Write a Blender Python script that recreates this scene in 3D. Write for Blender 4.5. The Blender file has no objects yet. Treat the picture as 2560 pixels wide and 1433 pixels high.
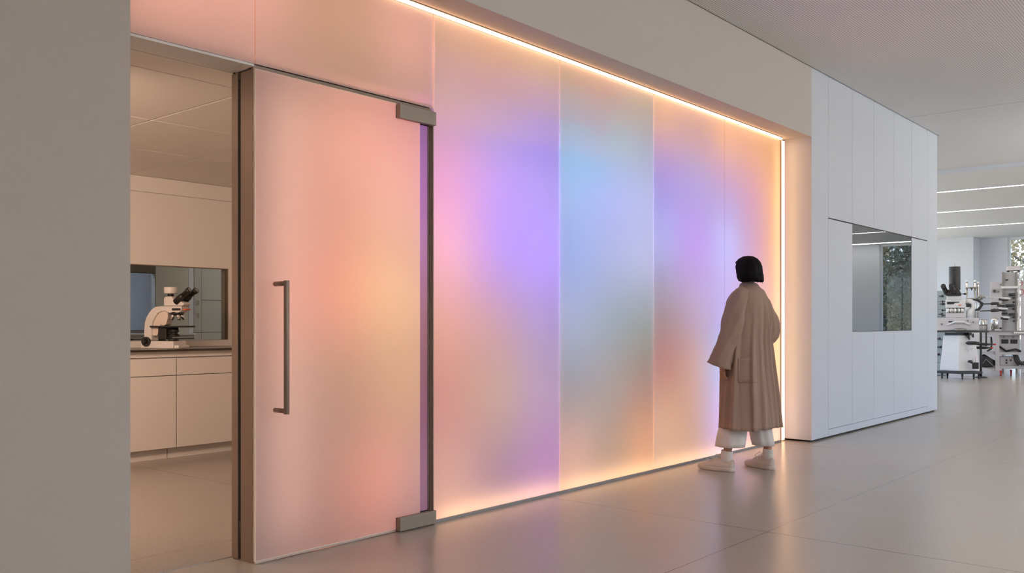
import bpy, bmesh, math, random
from mathutils import Vector, Matrix
random.seed(7)
R = math.radians
S = bpy.context.scene
COL = S.collection

# ------------------------------------------------------------------ scene / camera
S.view_settings.view_transform = 'Standard'
S.view_settings.look = 'None'
S.view_settings.gamma = 1.0
S.view_settings.use_curve_mapping = False
S.view_settings.exposure = 0.0
S.cycles.use_denoising = True
S.cycles.max_bounces = 8
S.cycles.diffuse_bounces = 4
S.cycles.glossy_bounces = 4
S.cycles.transmission_bounces = 6
S.cycles.transparent_max_bounces = 12
S.cycles.caustics_reflective = False
S.cycles.caustics_refractive = False
S.cycles.sample_clamp_indirect = 6.0

EYE = 1.14
cam = bpy.data.cameras.new('camera')
cam.sensor_width = 36.0
cam.lens = 36.0 * 2263.0 / 2560.0
cam.shift_y = (808.0 - 716.5) / 2560.0
cam.clip_start = 0.05
cam.clip_end = 300
camo = bpy.data.objects.new('camera', cam)
COL.objects.link(camo)
camo.location = (0, 0, EYE)
camo.rotation_euler = (R(90), 0, R(40.5 - 90))
S.camera = camo

# ------------------------------------------------------------------ materials
MATS = {}
def mat(name, col, rough=0.5, metal=0.0, spec=0.5, bump=0.0, bscale=200.0, var=0.0, vscale=8.0, coat=0.0, sheen=0.0, trans=0.0):
    """Principled material; a noise texture adds fine bump and a slight tone variation."""
    m = bpy.data.materials.new(name)
    m.use_nodes = True
    nt = m.node_tree
    b = nt.nodes['Principled BSDF']
    b.inputs['Base Color'].default_value = (*col, 1)
    b.inputs['Roughness'].default_value = rough
    b.inputs['Metallic'].default_value = metal
    b.inputs['Specular IOR Level'].default_value = spec
    b.inputs['Coat Weight'].default_value = coat
    b.inputs['Sheen Weight'].default_value = sheen
    tc = nt.nodes.new('ShaderNodeTexCoord')
    if bump:
        n = nt.nodes.new('ShaderNodeTexNoise')
        n.inputs['Scale'].default_value = bscale
        n.inputs['Detail'].default_value = 3
        nt.links.new(tc.outputs['Object'], n.inputs['Vector'])
        bp = nt.nodes.new('ShaderNodeBump')
        bp.inputs['Strength'].default_value = bump
        bp.inputs['Distance'].default_value = 0.002
        nt.links.new(n.outputs['Fac'], bp.inputs['Height'])
        nt.links.new(bp.outputs['Normal'], b.inputs['Normal'])
    if var:
        n = nt.nodes.new('ShaderNodeTexNoise')
        n.inputs['Scale'].default_value = vscale
        n.inputs['Detail'].default_value = 4
        nt.links.new(tc.outputs['Object'], n.inputs['Vector'])
        r = nt.nodes.new('ShaderNodeMapRange')
        r.inputs['To Min'].default_value = 1 - var
        r.inputs['To Max'].default_value = 1 + var
        nt.links.new(n.outputs['Fac'], r.inputs['Value'])
        mx = nt.nodes.new('ShaderNodeVectorMath')
        mx.operation = 'SCALE'
        mx.inputs[0].default_value = col
        nt.links.new(r.outputs['Result'], mx.inputs['Scale'])
        nt.links.new(mx.outputs['Vector'], b.inputs['Base Color'])
    MATS[name] = m
    return m

def emit(name, col, strength):
    m = bpy.data.materials.new(name)
    m.use_nodes = True
    nt = m.node_tree
    nt.nodes.clear()
    o = nt.nodes.new('ShaderNodeOutputMaterial')
    e = nt.nodes.new('ShaderNodeEmission')
    e.inputs['Color'].default_value = (*col, 1)
    e.inputs['Strength'].default_value = strength
    nt.links.new(e.outputs[0], o.inputs['Surface'])
    return m

# ------------------------------------------------------------------ mesh builder
class MB:
    def __init__(self):
        self.bm = bmesh.new()
    def box(self, x0, x1, y0, y1, z0, z1, mi=0):
        v = [self.bm.verts.new(p) for p in ((x0,y0,z0),(x1,y0,z0),(x1,y1,z0),(x0,y1,z0),(x0,y0,z1),(x1,y0,z1),(x1,y1,z1),(x0,y1,z1))]
        for f in ((0,3,2,1),(4,5,6,7),(0,1,5,4),(1,2,6,5),(2,3,7,6),(3,0,4,7)):
            fc = self.bm.faces.new([v[i] for i in f]); fc.material_index = mi
        return self
    def frustum(self, x0, x1, y0, y1, z0, X0, X1, Y0, Y1, z1):
        v = [self.bm.verts.new(p) for p in ((x0,y0,z0),(x1,y0,z0),(x1,y1,z0),(x0,y1,z0),(X0,Y0,z1),(X1,Y0,z1),(X1,Y1,z1),(X0,Y1,z1))]
        for f in ((0,3,2,1),(4,5,6,7),(0,1,5,4),(1,2,6,5),(2,3,7,6),(3,0,4,7)):
            self.bm.faces.new([v[i] for i in f])
        return self
    def tube(self, pts, rad, n=16, caps=True, sq=None):
        """Round tube along a path; rad is one radius or one per point; sq flattens to (sx, sy)."""
        pts = [Vector(p) for p in pts]
        if not hasattr(rad, '__len__'): rad = [rad] * len(pts)
        rings = []
        ref = None
        for i, p in enumerate(pts):
            t = (pts[min(i+1, len(pts)-1)] - pts[max(i-1, 0)]).normalized()
            if ref is None:
                ref = Vector((0,0,1)) if abs(t.z) < 0.9 else Vector((1,0,0))
            a = (ref - t * ref.dot(t)).normalized()
            ref = a
            b = t.cross(a)
            rr = rad[i]
            ra, rb = (rr, rr) if not hasattr(rr, '__len__') else rr
            rings.append([self.bm.verts.new(p + a*ra*math.cos(2*math.pi*k/n) + b*rb*math.sin(2*math.pi*k/n)) for k in range(n)])
        for i in range(len(rings)-1):
            for k in range(n):
                f = self.bm.faces.new((rings[i][k], rings[i][(k+1)%n], rings[i+1][(k+1)%n], rings[i+1][k])); f.smooth = True
        if caps:
            self.bm.faces.new(list(reversed(rings[0])))
            self.bm.faces.new(rings[-1])
        return self
    def cyl(self, p0, p1, r0, r1=None, n=24):
        return self.tube([p0, p1], [r0, r0 if r1 is None else r1], n)
    def loft(self, rings, cap0=True, cap1=True, smooth=True):
        vs = [[self.bm.verts.new(p) for p in r] for r in rings]
        n = len(vs[0])
        for i in range(len(vs)-1):
            for k in range(n):
                f = self.bm.faces.new((vs[i][k], vs[i][(k+1)%n], vs[i+1][(k+1)%n], vs[i+1][k])); f.smooth = smooth
        if cap0: self.bm.faces.new(list(reversed(vs[0])))
        if cap1: self.bm.faces.new(vs[-1])
        return self
    def lathe(self, prof, c=(0,0,0), n=28):
        """prof: (radius, z) from bottom to top, turned about a vertical axis through c."""
        rings = [[(c[0]+max(r,1e-4)*math.cos(2*math.pi*k/n), c[1]+max(r,1e-4)*math.sin(2*math.pi*k/n), c[2]+z) for k in range(n)] for r, z in prof]
        return self.loft(rings)
    def prism(self, poly, y0, y1):
        """poly in (x, z), extruded from y0 to y1."""
        a = [self.bm.verts.new((x, y0, z)) for x, z in poly]
        b = [self.bm.verts.new((x, y1, z)) for x, z in poly]
        n = len(poly)
        self.bm.faces.new(a); self.bm.faces.new(list(reversed(b)))
        for i in range(n):
            self.bm.faces.new((a[i], b[i], b[(i+1)%n], a[(i+1)%n]))
        return self
    def build(self, name, m, parent=None, bevel=0.0, solid=0.0, sub=0, loc=None, smooth=False):
        bmesh.ops.recalc_face_normals(self.bm, faces=self.bm.faces)
        me = bpy.data.meshes.new(name)
        self.bm.to_mesh(me); self.bm.free()
        for mm in (m if isinstance(m, (list, tuple)) else [m]): me.materials.append(mm)
        if smooth:
            for p in me.polygons: p.use_smooth = True
        o = bpy.data.objects.new(name, me)
        COL.objects.link(o)
        if parent is not None: o.parent = parent
        if loc is not None: o.location = loc
        if solid:
            md = o.modifiers.new('thickness', 'SOLIDIFY'); md.thickness = solid; md.offset = -1
        if bevel:
            md = o.modifiers.new('edges', 'BEVEL'); md.width = bevel; md.segments = 2; md.limit_method = 'ANGLE'; md.angle_limit = R(40)
        if sub:
            md = o.modifiers.new('smooth', 'SUBSURF'); md.levels = sub; md.render_levels = sub
        return o

def tag(o, label, cat, group=None):
    o['label'] = label; o['category'] = cat
    if group: o['group'] = group
    return o
def struct(o):
    o['kind'] = 'structure'
    return o
def thing(name, label, cat, loc=(0,0,0), rz=0.0, group=None):
    o = bpy.data.objects.new(name, None)
    o.empty_display_size = 0.1
    COL.objects.link(o)
    o.location = loc; o.rotation_euler = (0, 0, rz)
    return tag(o, label, cat, group)
def copy_tree(o, parent=None):
    c = o.copy(); COL.objects.link(c)
    if parent is not None: c.parent = parent
    for ch in list(o.children): copy_tree(ch, c)
    return c
def box(x0, x1, y0, y1, z0, z1): return MB().box(x0, x1, y0, y1, z0, z1)
def area(name, loc, rot, sx, sy, power, col, shape='RECTANGLE', spread=180):
    l = bpy.data.lights.new(name, 'AREA')
    l.shape = shape; l.size = sx
    if shape in ('RECTANGLE', 'ELLIPSE'): l.size_y = sy
    l.energy = power; l.color = col; l.spread = R(spread)
    o = bpy.data.objects.new(name, l); COL.objects.link(o)
    o.location = loc; o.rotation_euler = rot
    return o
SKY = 3.4
LG = 1.0
UP = 680
DOWN = 60
FOOT = 3.4
DOORL = 1.3
# colour lamps behind the etched glass, dimmed to put in the person's soft shadow: x, z, red, green, blue watts
LAMPS = [
(3.02,0.30,0.09,0.00,0.00),(3.24,0.30,1.32,0.28,0.10),(3.46,0.30,0.31,0.31,0.42),
(3.02,0.80,0.00,0.00,0.00),(3.24,0.80,0.00,0.00,0.00),(3.46,0.80,1.02,0.50,0.16),
(3.02,1.30,1.39,0.00,0.00),(3.24,1.30,0.00,0.58,0.13),(3.46,1.30,1.48,0.54,0.34),
(3.02,1.80,0.45,0.00,0.00),(3.24,1.80,0.00,0.20,0.00),(3.46,1.80,1.22,0.45,0.54),
(3.02,2.15,1.27,0.50,0.29),(3.24,2.15,0.00,0.00,0.00),(3.46,2.15,1.28,0.37,0.42),
(1.95,2.72,2.25,0.93,0.64),(2.45,2.72,1.47,0.60,0.48),(2.95,2.72,0.70,0.34,0.07),(3.45,2.72,1.87,0.79,0.61),
(3.72,0.22,1.35,0.63,0.39),(4.20,0.22,0.00,0.00,0.19),(4.68,0.22,0.75,0.20,0.87),(4.94,0.22,1.55,0.69,0.47),(5.40,0.22,0.09,0.14,0.06),(5.87,0.22,1.68,0.63,0.18),
(3.72,0.68,0.59,0.02,0.07),(4.20,0.68,0.55,0.45,0.05),(4.68,0.68,0.57,0.35,0.64),(4.94,0.68,0.00,0.12,0.16),(5.40,0.68,0.28,0.26,0.24),(5.87,0.68,0.25,0.01,0.00),
(3.72,1.14,0.99,0.38,0.00),(4.20,1.14,0.50,0.23,0.00),(4.68,1.14,0.29,0.26,0.61),(4.94,1.14,0.54,0.60,0.91),(5.40,1.14,0.09,0.24,0.19),(5.87,1.14,0.15,0.33,0.10),
(3.72,1.60,1.82,0.74,0.76),(4.20,1.60,0.07,0.10,1.28),(4.68,1.60,0.71,0.41,2.12),(4.94,1.60,0.18,0.37,1.22),(5.40,1.60,0.33,0.35,0.60),(5.87,1.60,0.72,0.72,1.21),
(3.72,2.06,1.24,0.26,0.80),(4.20,2.06,0.57,0.29,1.34),(4.68,2.06,0.55,0.44,0.99),(4.94,2.06,0.48,0.66,1.21),(5.40,2.06,0.36,0.24,1.16),(5.87,2.06,0.61,0.64,1.30),
(3.72,2.46,0.39,0.70,0.00),(4.20,2.46,0.00,0.28,0.00),(4.68,2.46,0.00,0.00,2.05),(4.94,2.46,0.00,1.08,1.70),(5.40,2.46,0.00,0.75,0.41),(5.87,2.46,0.14,0.30,0.52),
(3.72,2.80,1.15,0.43,0.32),(4.20,2.80,0.92,0.33,0.10),(4.68,2.80,1.15,0.66,0.00),(4.94,2.80,0.93,0.34,0.00),(5.40,2.80,0.71,0.00,0.00),(5.87,2.80,0.69,0.41,0.00),
(6.13,0.30,1.57,0.87,0.48),(6.65,0.30,0.79,0.42,0.00),(7.20,0.30,1.40,0.92,2.39),(7.75,0.30,1.23,0.31,0.04),(8.20,0.30,1.63,1.03,1.12),
(6.13,0.80,0.55,0.00,0.00),(6.65,0.80,0.89,0.43,0.00),(7.20,0.80,0.00,0.89,1.99),(7.75,0.80,0.85,0.52,0.00),(8.20,0.80,1.33,0.83,0.00),
(6.13,1.30,0.23,0.26,0.04),(6.65,1.30,0.58,0.44,0.62),(7.20,1.30,0.49,0.35,1.16),(7.75,1.30,1.22,0.53,0.64),(8.20,1.30,1.28,0.63,0.31),
(6.13,1.80,0.57,0.75,1.69),(6.65,1.80,0.64,0.00,1.12),(7.20,1.80,0.61,0.96,1.92),(7.75,1.80,0.34,0.00,0.47),(8.20,1.80,1.47,0.67,0.00),
(6.13,2.30,0.03,0.03,1.16),(6.65,2.30,0.15,0.33,1.01),(7.20,2.30,0.18,0.12,0.78),(7.75,2.30,0.55,0.11,0.60),(8.20,2.30,1.39,0.64,0.00),
(6.13,2.76,1.70,0.78,0.00),(6.65,2.76,0.77,0.29,0.00),(7.20,2.76,1.78,0.72,0.00),(7.75,2.76,1.24,0.48,0.00),(8.20,2.76,0.86,0.35,0.00),
]
# ------------------------------------------------------------------ palette
WHITE = mat('painted_panel', (0.63, 0.668, 0.735), 0.42, spec=0.4, bump=0.05, bscale=300)
PLASTER = mat('plaster', (0.495, 0.45, 0.405), 0.85, spec=0.2, bump=0.25, bscale=140, var=0.03, vscale=30)
HEADER = mat('header_board', (0.565, 0.525, 0.49), 0.6, spec=0.3, bump=0.05, bscale=200)
CORE = mat('shadow_gap', (0.05, 0.05, 0.045), 0.8, spec=0.2)
PALE = mat('pale_joint', (0.45, 0.44, 0.42), 0.7)
LABWALL = mat('lab_paint', (0.78, 0.75, 0.71), 0.6, spec=0.3, bump=0.05, bscale=200)
STEEL = mat('brushed_steel', (0.42, 0.40, 0.375), 0.38, metal=1.0, bump=0.08, bscale=400)
BRONZE = mat('bronze_anodised', (0.26, 0.185, 0.14), 0.42, metal=0.35, bump=0.05, bscale=400)
CHANNEL = mat('channel_metal', (0.30, 0.29, 0.28), 0.5, metal=0.3)
HINGE = mat('hinge_metal', (0.30, 0.255, 0.205), 0.5, metal=0.4, bump=0.05, bscale=400)
BLACK = mat('black_rubber', (0.012, 0.011, 0.010), 0.5)
DARKCAV = mat('cavity_lining', (0.10, 0.10, 0.10), 0.9, spec=0.1)
OUTWALL = mat('hall_paint', (0.70, 0.73, 0.79), 0.6, spec=0.3, bump=0.05, bscale=200)

def floor_mat(name, xl, yl, k=1.0):
    """Large pale-grey terrazzo tiles: fine speckle, thin joints on the listed x and y lines, satin polish."""
    m = mat(name, (0.40, 0.375, 0.35), 0.36, spec=0.5)
    nt = m.node_tree; b = nt.nodes['Principled BSDF']; L = nt.links.new
    tc = nt.nodes.new('ShaderNodeTexCoord')
    sp = nt.nodes.new('ShaderNodeSeparateXYZ'); L(tc.outputs['Object'], sp.inputs[0])
    acc = None
    for ax, lines in (('X', xl), ('Y', yl)):
        for v in lines:
            d = nt.nodes.new('ShaderNodeMath'); d.operation = 'COMPARE'
            d.inputs[1].default_value = v; d.inputs[2].default_value = 0.0042 if ax == 'X' else 0.0024
            L(sp.outputs[ax], d.inputs[0])
            if acc is None: acc = d
            else:
                mx = nt.nodes.new('ShaderNodeMath'); mx.operation = 'MAXIMUM'
                L(acc.outputs[0], mx.inputs[0]); L(d.outputs[0], mx.inputs[1]); acc = mx
    n1 = nt.nodes.new('ShaderNodeTexNoise'); n1.inputs['Scale'].default_value = 190; n1.inputs['Detail'].default_value = 2
    n2 = nt.nodes.new('ShaderNodeTexNoise'); n2.inputs['Scale'].default_value = 1.3; n2.inputs['Detail'].default_value = 5
    L(tc.outputs['Object'], n1.inputs['Vector']); L(tc.outputs['Object'], n2.inputs['Vector'])
    r1 = nt.nodes.new('ShaderNodeValToRGB')
    r1.color_ramp.elements[0].position = 0.30; r1.color_ramp.elements[0].color = (0.315*k, 0.276*k, 0.238*k, 1)
    r1.color_ramp.elements[1].position = 0.52; r1.color_ramp.elements[1].color = (0.425*k, 0.378*k, 0.332*k, 1)
    L(n1.outputs['Fac'], r1.inputs['Fac'])
    r2 = nt.nodes.new('ShaderNodeMapRange'); r2.inputs['To Min'].default_value = 0.94; r2.inputs['To Max'].default_value = 1.06
    L(n2.outputs['Fac'], r2.inputs['Value'])
    sc = nt.nodes.new('ShaderNodeVectorMath'); sc.operation = 'SCALE'
    L(r1.outputs['Color'], sc.inputs[0]); L(r2.outputs['Result'], sc.inputs['Scale'])
    mix = nt.nodes.new('ShaderNodeMix'); mix.data_type = 'RGBA'
    mix.inputs['B'].default_value = (0.16, 0.13, 0.11, 1)
    L(sc.outputs[0], mix.inputs['A'])
    if acc is not None: L(acc.outputs[0], mix.inputs['Factor'])
    else: mix.inputs['Factor'].default_value = 0
    L(mix.outputs['Result'], b.inputs['Base Color'])
    b.inputs['Roughness'].default_value = 0.235; b.inputs['Specular IOR Level'].default_value = 0.85
    bp = nt.nodes.new('ShaderNodeBump'); bp.inputs['Strength'].default_value = 0.12; bp.inputs['Distance'].default_value = 0.001
    L(n1.outputs['Fac'], bp.inputs['Height']); L(bp.outputs['Normal'], b.inputs['Normal'])
    return m

def ceil_mat(name, pitch, xl, hole=0.46):
    """White metal ceiling punched with staggered rows of small oblong holes, joints on the listed x lines."""
    m = mat(name, (0.70, 0.69, 0.68), 0.55, spec=0.3)
    nt = m.node_tree; b = nt.nodes['Principled BSDF']; L = nt.links.new
    tc = nt.nodes.new('ShaderNodeTexCoord')
    br = nt.nodes.new('ShaderNodeTexBrick')
    br.offset = 0.5; br.squash = 1.0
    br.inputs['Scale'].default_value = 1.0
    br.inputs['Brick Width'].default_value = pitch * 1.25
    br.inputs['Row Height'].default_value = pitch
    br.inputs['Mortar Size'].default_value = pitch * 0.29
    br.inputs['Mortar Smooth'].default_value = 0.35
    br.inputs['Color1'].default_value = (hole, hole * 0.98, hole * 0.96, 1)
    br.inputs['Color2'].default_value = (hole, hole * 0.98, hole * 0.96, 1)
    br.inputs['Mortar'].default_value = (0.86, 0.855, 0.85, 1)
    L(tc.outputs['Object'], br.inputs['Vector'])
    sp = nt.nodes.new('ShaderNodeSeparateXYZ'); L(tc.outputs['Object'], sp.inputs[0])
    prev = br.outputs['Color']
    for v in xl:
        d = nt.nodes.new('ShaderNodeMath'); d.operation = 'COMPARE'
        d.inputs[1].default_value = v; d.inputs[2].default_value = 0.006
        L(sp.outputs['X'], d.inputs[0])
        mix = nt.nodes.new('ShaderNodeMix'); mix.data_type = 'RGBA'
        mix.inputs['B'].default_value = (0.3, 0.3, 0.3, 1)
        L(prev, mix.inputs['A']); L(d.outputs[0], mix.inputs['Factor']); prev = mix.outputs['Result']
    L(prev, b.inputs['Base Color'])
    return m

FLOOR = floor_mat('terrazzo', (-2.4, 1.12, 4.66, 8.2, 11.73, 15.3, 18.8), (-1.4, 2.15, 5.7))
LABFLOOR = floor_mat('terrazzo_lab_dimmed', (0.0, 3.55), (4.2, 7.0), 0.8)  # same terrazzo as the hall, the lab's dimmer light put into its colour
PERF = ceil_mat('perforated_metal', 0.021, (4.2, 11.22))
SMOOTHCEIL = mat('smooth_ceiling', (0.74, 0.735, 0.73), 0.55, spec=0.3)

YG, YF = 3.69, 3.44          # glass face, front wall face
CZ, SZ = 3.58, 2.92          # ceiling, soffit

# ------------------------------------------------------------------ hall shell
struct(box(-4, 29, -7, 9, -0.2, 0.0).build('floor', FLOOR))
struct(box(-4, 15.5, -7, 3.425, CZ, CZ+0.05).box(12.56, 15.5, 3.425, 9, CZ, CZ+0.05).build('ceiling', PERF))
struct(box(15.52, 29, -7, 9, CZ-0.02, CZ+0.05).build('ceiling.001', SMOOTHCEIL))
struct(box(15.42, 15.52, -7, 9, CZ-0.055, CZ+0.05).build('trim_1', OUTWALL))
struct(box(-4, 29, -7, 9, CZ+0.07, CZ+0.15).build('ceiling.002', CORE))
# grey plaster pier beside the lab opening
struct(box(-4, 1.727, YF, 3.90, 0, CZ+0.06).build('wall_left', PLASTER, bevel=0.004))
# header and soffit over the glass recess
struct(box(1.727, 8.435, YF, 3.705, SZ, CZ+0.06).build('wall_header', HEADER))
# hall ends and an unseen window wall opposite, added for cool daylight
def wall_with_openings(name, axis, at, th, u0, u1, z1, openings, m):
    """A wall on x=at or y=at, from u0 to u1, with rectangular openings (u, u, z, z)."""
    mb = MB()
    def put(a, b, c, d):
        if b - a < 1e-4 or d - c < 1e-4: return
        if axis == 'x': mb.box(at, at+th, a, b, c, d)
        else: mb.box(a, b, at, at+th, c, d)
    cur = u0
    for (a, b, c, d) in openings:
        put(cur, a, 0, z1); put(a, b, 0, c); put(a, b, d, z1); cur = b
    put(cur, u1, 0, z1)
    return struct(mb.build(name, m))
wall_with_openings('wall_south', 'y', -7.2, 0.2, -4, 29, CZ+0.06, [(7.0, 14.5, 0.25, 3.4), (16.0, 26.5, 0.25, 3.4)], OUTWALL)
wall_with_openings('wall_east', 'x', 28.5, 0.25, -7, 9, CZ+0.06, [(-2.6, 5.96, 0.08, 3.55)], OUTWALL)
struct(box(27.75, 28.5, 6.66, 9, 0, CZ).build('wall_east_pier', WHITE))
struct(box(-4.2, -4, -7, 9, 0, CZ+0.06).build('wall_west', OUTWALL))
wall_with_openings('wall_north', 'y', 9.0, 0.2, 12.6, 29, CZ+0.06, [(14.0, 27.0, 0.25, 3.4)], OUTWALL)

# windows: frame with mullions and a pane each
PANE = bpy.data.materials.new('clear_glass'); PANE.use_nodes = True
_n = PANE.node_tree; _n.nodes.clear()
_o = _n.nodes.new('ShaderNodeOutputMaterial'); _t = _n.nodes.new('ShaderNodeBsdfTransparent'); _g = _n.nodes.new('ShaderNodeBsdfGlossy')
_g.inputs['Roughness'].default_value = 0.0
_x = _n.nodes.new('ShaderNodeMixShader'); _x.inputs[0].default_value = 0.06
_t.inputs[0].default_value = (0.95, 0.97, 0.97, 1)
_n.links.new(_t.outputs[0], _x.inputs[1]); _n.links.new(_g.outputs[0], _x.inputs[2]); _n.links.new(_x.outputs[0], _o.inputs[0])
FRAME = mat('window_metal', (0.75, 0.77, 0.80), 0.4)
def glazing(name, axis, at, u0, u1, z0, z1, mull, w=0.06):
    mb = MB()
    def put(a, b, c, d, dd=0.04):
        if axis == 'x': mb.box(at-dd, at+dd, a, b, c, d)
        else: mb.box(a, b, at-dd, at+dd, c, d)
    put(u0, u0+w, z0, z1); put(u1-w, u1, z0, z1); put(u0+w, u1-w, z0, z0+w); put(u0+w, u1-w, z1-w, z1)
    for q in mull: put(q-0.03, q+0.03, z0+w, z1-w, 0.03)
    fr = struct(mb.build(name, FRAME))
    p = box(at-0.006, at+0.006, u0+w, u1-w, z0+w, z1-w) if axis == 'x' else box(u0+w, u1-w, at-0.006, at+0.006, z0+w, z1-w)
    p.build('pane', PANE, fr)
    return fr
glazing('window_1', 'x', 28.62, -2.6, 5.96, 0.08, 3.55, (-0.4, 1.9, 4.1))
glazing('window_2', 'y', -7.1, 7.0, 14.5, 0.25, 3.4, (9.5, 12.0))
glazing('window_7', 'y', 9.1, 14.0, 27.0, 0.25, 3.4, (17.2, 20.4, 23.6))  # unseen window, added to bring daylight onto the far wall
glazing('window_3', 'y', -7.1, 16.0, 26.5, 0.25, 3.4, (18.6, 21.2, 23.8))

# ------------------------------------------------------------------ panelled wall block right of the recess
XJ = [8.435, 8.853, 9.507, 10.161, 10.831, 11.48, 12.108, 12.54]
ZT, ZW0, ZB = 2.18, 1.055, 0.085
WX0, WX1 = 9.507, 11.48
pm = MB(); g = 0.0024
for i in range(7):
    a, b = XJ[i], XJ[i+1]
    ga, gb = (0 if i == 0 else g), (0 if i == 6 else g)
    if i in (0, 6):
        pm.box(a+ga, b-gb, YF, YF+0.03, 0.018, CZ+0.05); continue
    pm.box(a+ga, b-gb, YF, YF+0.03, ZT+0.006, CZ+0.05)
    zb = ZB + 0.004
    if a >= WX0-0.01 and b <= WX1+0.01:
        pm.box(a+ga, b-gb, YF, YF+0.03, zb, ZW0-0.006)
    else:
        pm.box(a+ga, b-gb, YF, YF+0.03, zb, ZT-0.006)
pm.box(XJ[1]+g, XJ[6]-g, YF, YF+0.03, 0.018, ZB)
pm.box(8.435, 8.465, YF+0.03, 3.72, 0.018, SZ)           # return of the recess
wr = struct(pm.build('wall_right', WHITE))
cm = MB()
cm.box(8.47, WX0, YF+0.034, 3.60, 0, CZ+0.06).box(WX1, 12.52, YF+0.034, 3.60, 0, CZ+0.06)
cm.box(WX0, WX1, YF+0.034, 3.60, 0, ZW0-0.02).box(WX0, WX1, YF+0.034, 3.60, ZT+0.02, CZ+0.06)
cm.box(8.47, 12.52, 6.5, 6.6, 0, CZ+0.06).box(12.42, 12.52, 3.60, 6.5, 0, CZ+0.06).box(8.47, 8.57, 4.36, 6.5, 0, CZ+0.06)
struct(cm.build('wall_right_core', CORE))
struct(box(12.52, 12.54, YF+0.03, 6.6, 0.018, CZ+0.05).build('wall_right_end', WHITE))
# pale seal in the panel joints
sj = MB()
for x in XJ[1:7]: sj.box(x-0.0022, x+0.0022, YF+0.006, YF+0.03, 0.018, ZB) if WX0+0.01 < x < WX1-0.01 else sj.box(x-0.0022, x+0.0022, YF+0.006, YF+0.03, 0.018, CZ+0.04)
for x in XJ[3:5]: sj.box(x-0.0022, x+0.0022, YF+0.006, YF+0.03, ZB+0.01, ZW0-0.01).box(x-0.0022, x+0.0022, YF+0.006, YF+0.03, ZT+0.01, CZ+0.04)
struct(sj.build('trim_2', PALE))
# dark reflective observation window in the block
OBS = bpy.data.materials.new('coated_glass'); OBS.use_nodes = True
_n = OBS.node_tree; _n.nodes.clear()
_o = _n.nodes.new('ShaderNodeOutputMaterial'); _t = _n.nodes.new('ShaderNodeBsdfTransparent'); _g = _n.nodes.new('ShaderNodeBsdfGlossy')
_g.inputs['Roughness'].default_value = 0.0; _g.inputs['Color'].default_value = (0.92, 0.95, 0.97, 1)
_t.inputs[0].default_value = (0.45, 0.47, 0.45, 1)
_x = _n.nodes.new('ShaderNodeMixShader'); _x.inputs[0].default_value = 0.40
_n.links.new(_t.outputs[0], _x.inputs[1]); _n.links.new(_g.outputs[0], _x.inputs[2]); _n.links.new(_x.outputs[0], _o.inputs[0])
w4 = struct(box(WX0+0.002, WX1-0.002, YF+0.004, YF+0.016, ZW0, ZT-0.004).build('window_4', OBS))
box(WX0+0.002, WX1-0.002, YF+0.001, YF+0.02, ZT-0.004, ZT+0.005).box(WX0+0.002, WX1-0.002, YF+0.001, YF+0.02, ZW0-0.006, ZW0).box(10.312, 10.340, YF+0.017, YF+0.05, ZW0, ZT-0.004).build('window_frame', BLACK, w4)

# ------------------------------------------------------------------ lab behind the opening
LZ = 2.45
struct(box(-0.6, 5.4, 3.90, 7.87, 0.0, 0.004).build('floor.001', LABFLOOR))
lc = MB()
xs = [-0.6, 0.95, 1.94, 2.93, 3.87, 5.4]; ys = [3.895, 4.46, 5.56, 6.56, 7.76]
for i in range(5):
    for j in range(4):
        lc.box(xs[i]+0.005, xs[i+1]-0.005, ys[j]+0.006, ys[j+1]-0.006, LZ, LZ+0.03)
struct(lc.build('ceiling.003', LABWALL, bevel=0.004))
struct(box(-0.6, 5.4, 3.885, 7.76, LZ+0.031, LZ+0.04).build('ceiling.004', CORE))
wall_with_openings('wall_back', 'y', 7.75, 0.12, -0.6, 5.4, LZ, [(2.2, 4.862, 0.98, 1.664)], LABWALL)
struct(box(-0.6, 5.4, 7.715, 7.75, 2.31, LZ-0.001).build('trim_3', LABWALL, bevel=0.006))
struct(box(5.4, 5.5, 4.36, 7.87, 0, LZ+0.04).build('wall_lab_right', LABWALL))
struct(box(-0.7, -0.6, 3.9, 7.87, 0, LZ+0.04).build('wall_lab_left', LABWALL))
# inner window to the next room
TINT = bpy.data.materials.new('tinted_glass'); TINT.use_nodes = True
_n = TINT.node_tree; _n.nodes.clear()
_o = _n.nodes.new('ShaderNodeOutputMaterial'); _t = _n.nodes.new('ShaderNodeBsdfTransparent'); _g = _n.nodes.new('ShaderNodeBsdfGlossy')
_g.inputs['Roughness'].default_value = 0.0
_t.inputs[0].default_value = (0.68, 0.67, 0.63, 1)
_x = _n.nodes.new('ShaderNodeMixShader'); _x.inputs[0].default_value = 0.06
_n.links.new(_t.outputs[0], _x.inputs[1]); _n.links.new(_g.outputs[0], _x.inputs[2]); _n.links.new(_x.outputs[0], _o.inputs[0])
w5 = struct(box(2.2, 4.862, 7.775, 7.785, 0.98, 1.664).build('window_5', TINT))
box(2.2, 4.862, 7.752, 7.79, 1.656, 1.664).box(4.854, 4.862, 7.752, 7.79, 0.98, 1.656).build('window_frame', BRONZE, w5)
# unseen warm lamp added to light the lab
area('lab_fill_lamp', (1.0, 5.0, LZ-0.05), (R(62), 0, R(-25)), 1.6, 0.8, 165, (1.0, 0.70, 0.53))

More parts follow.
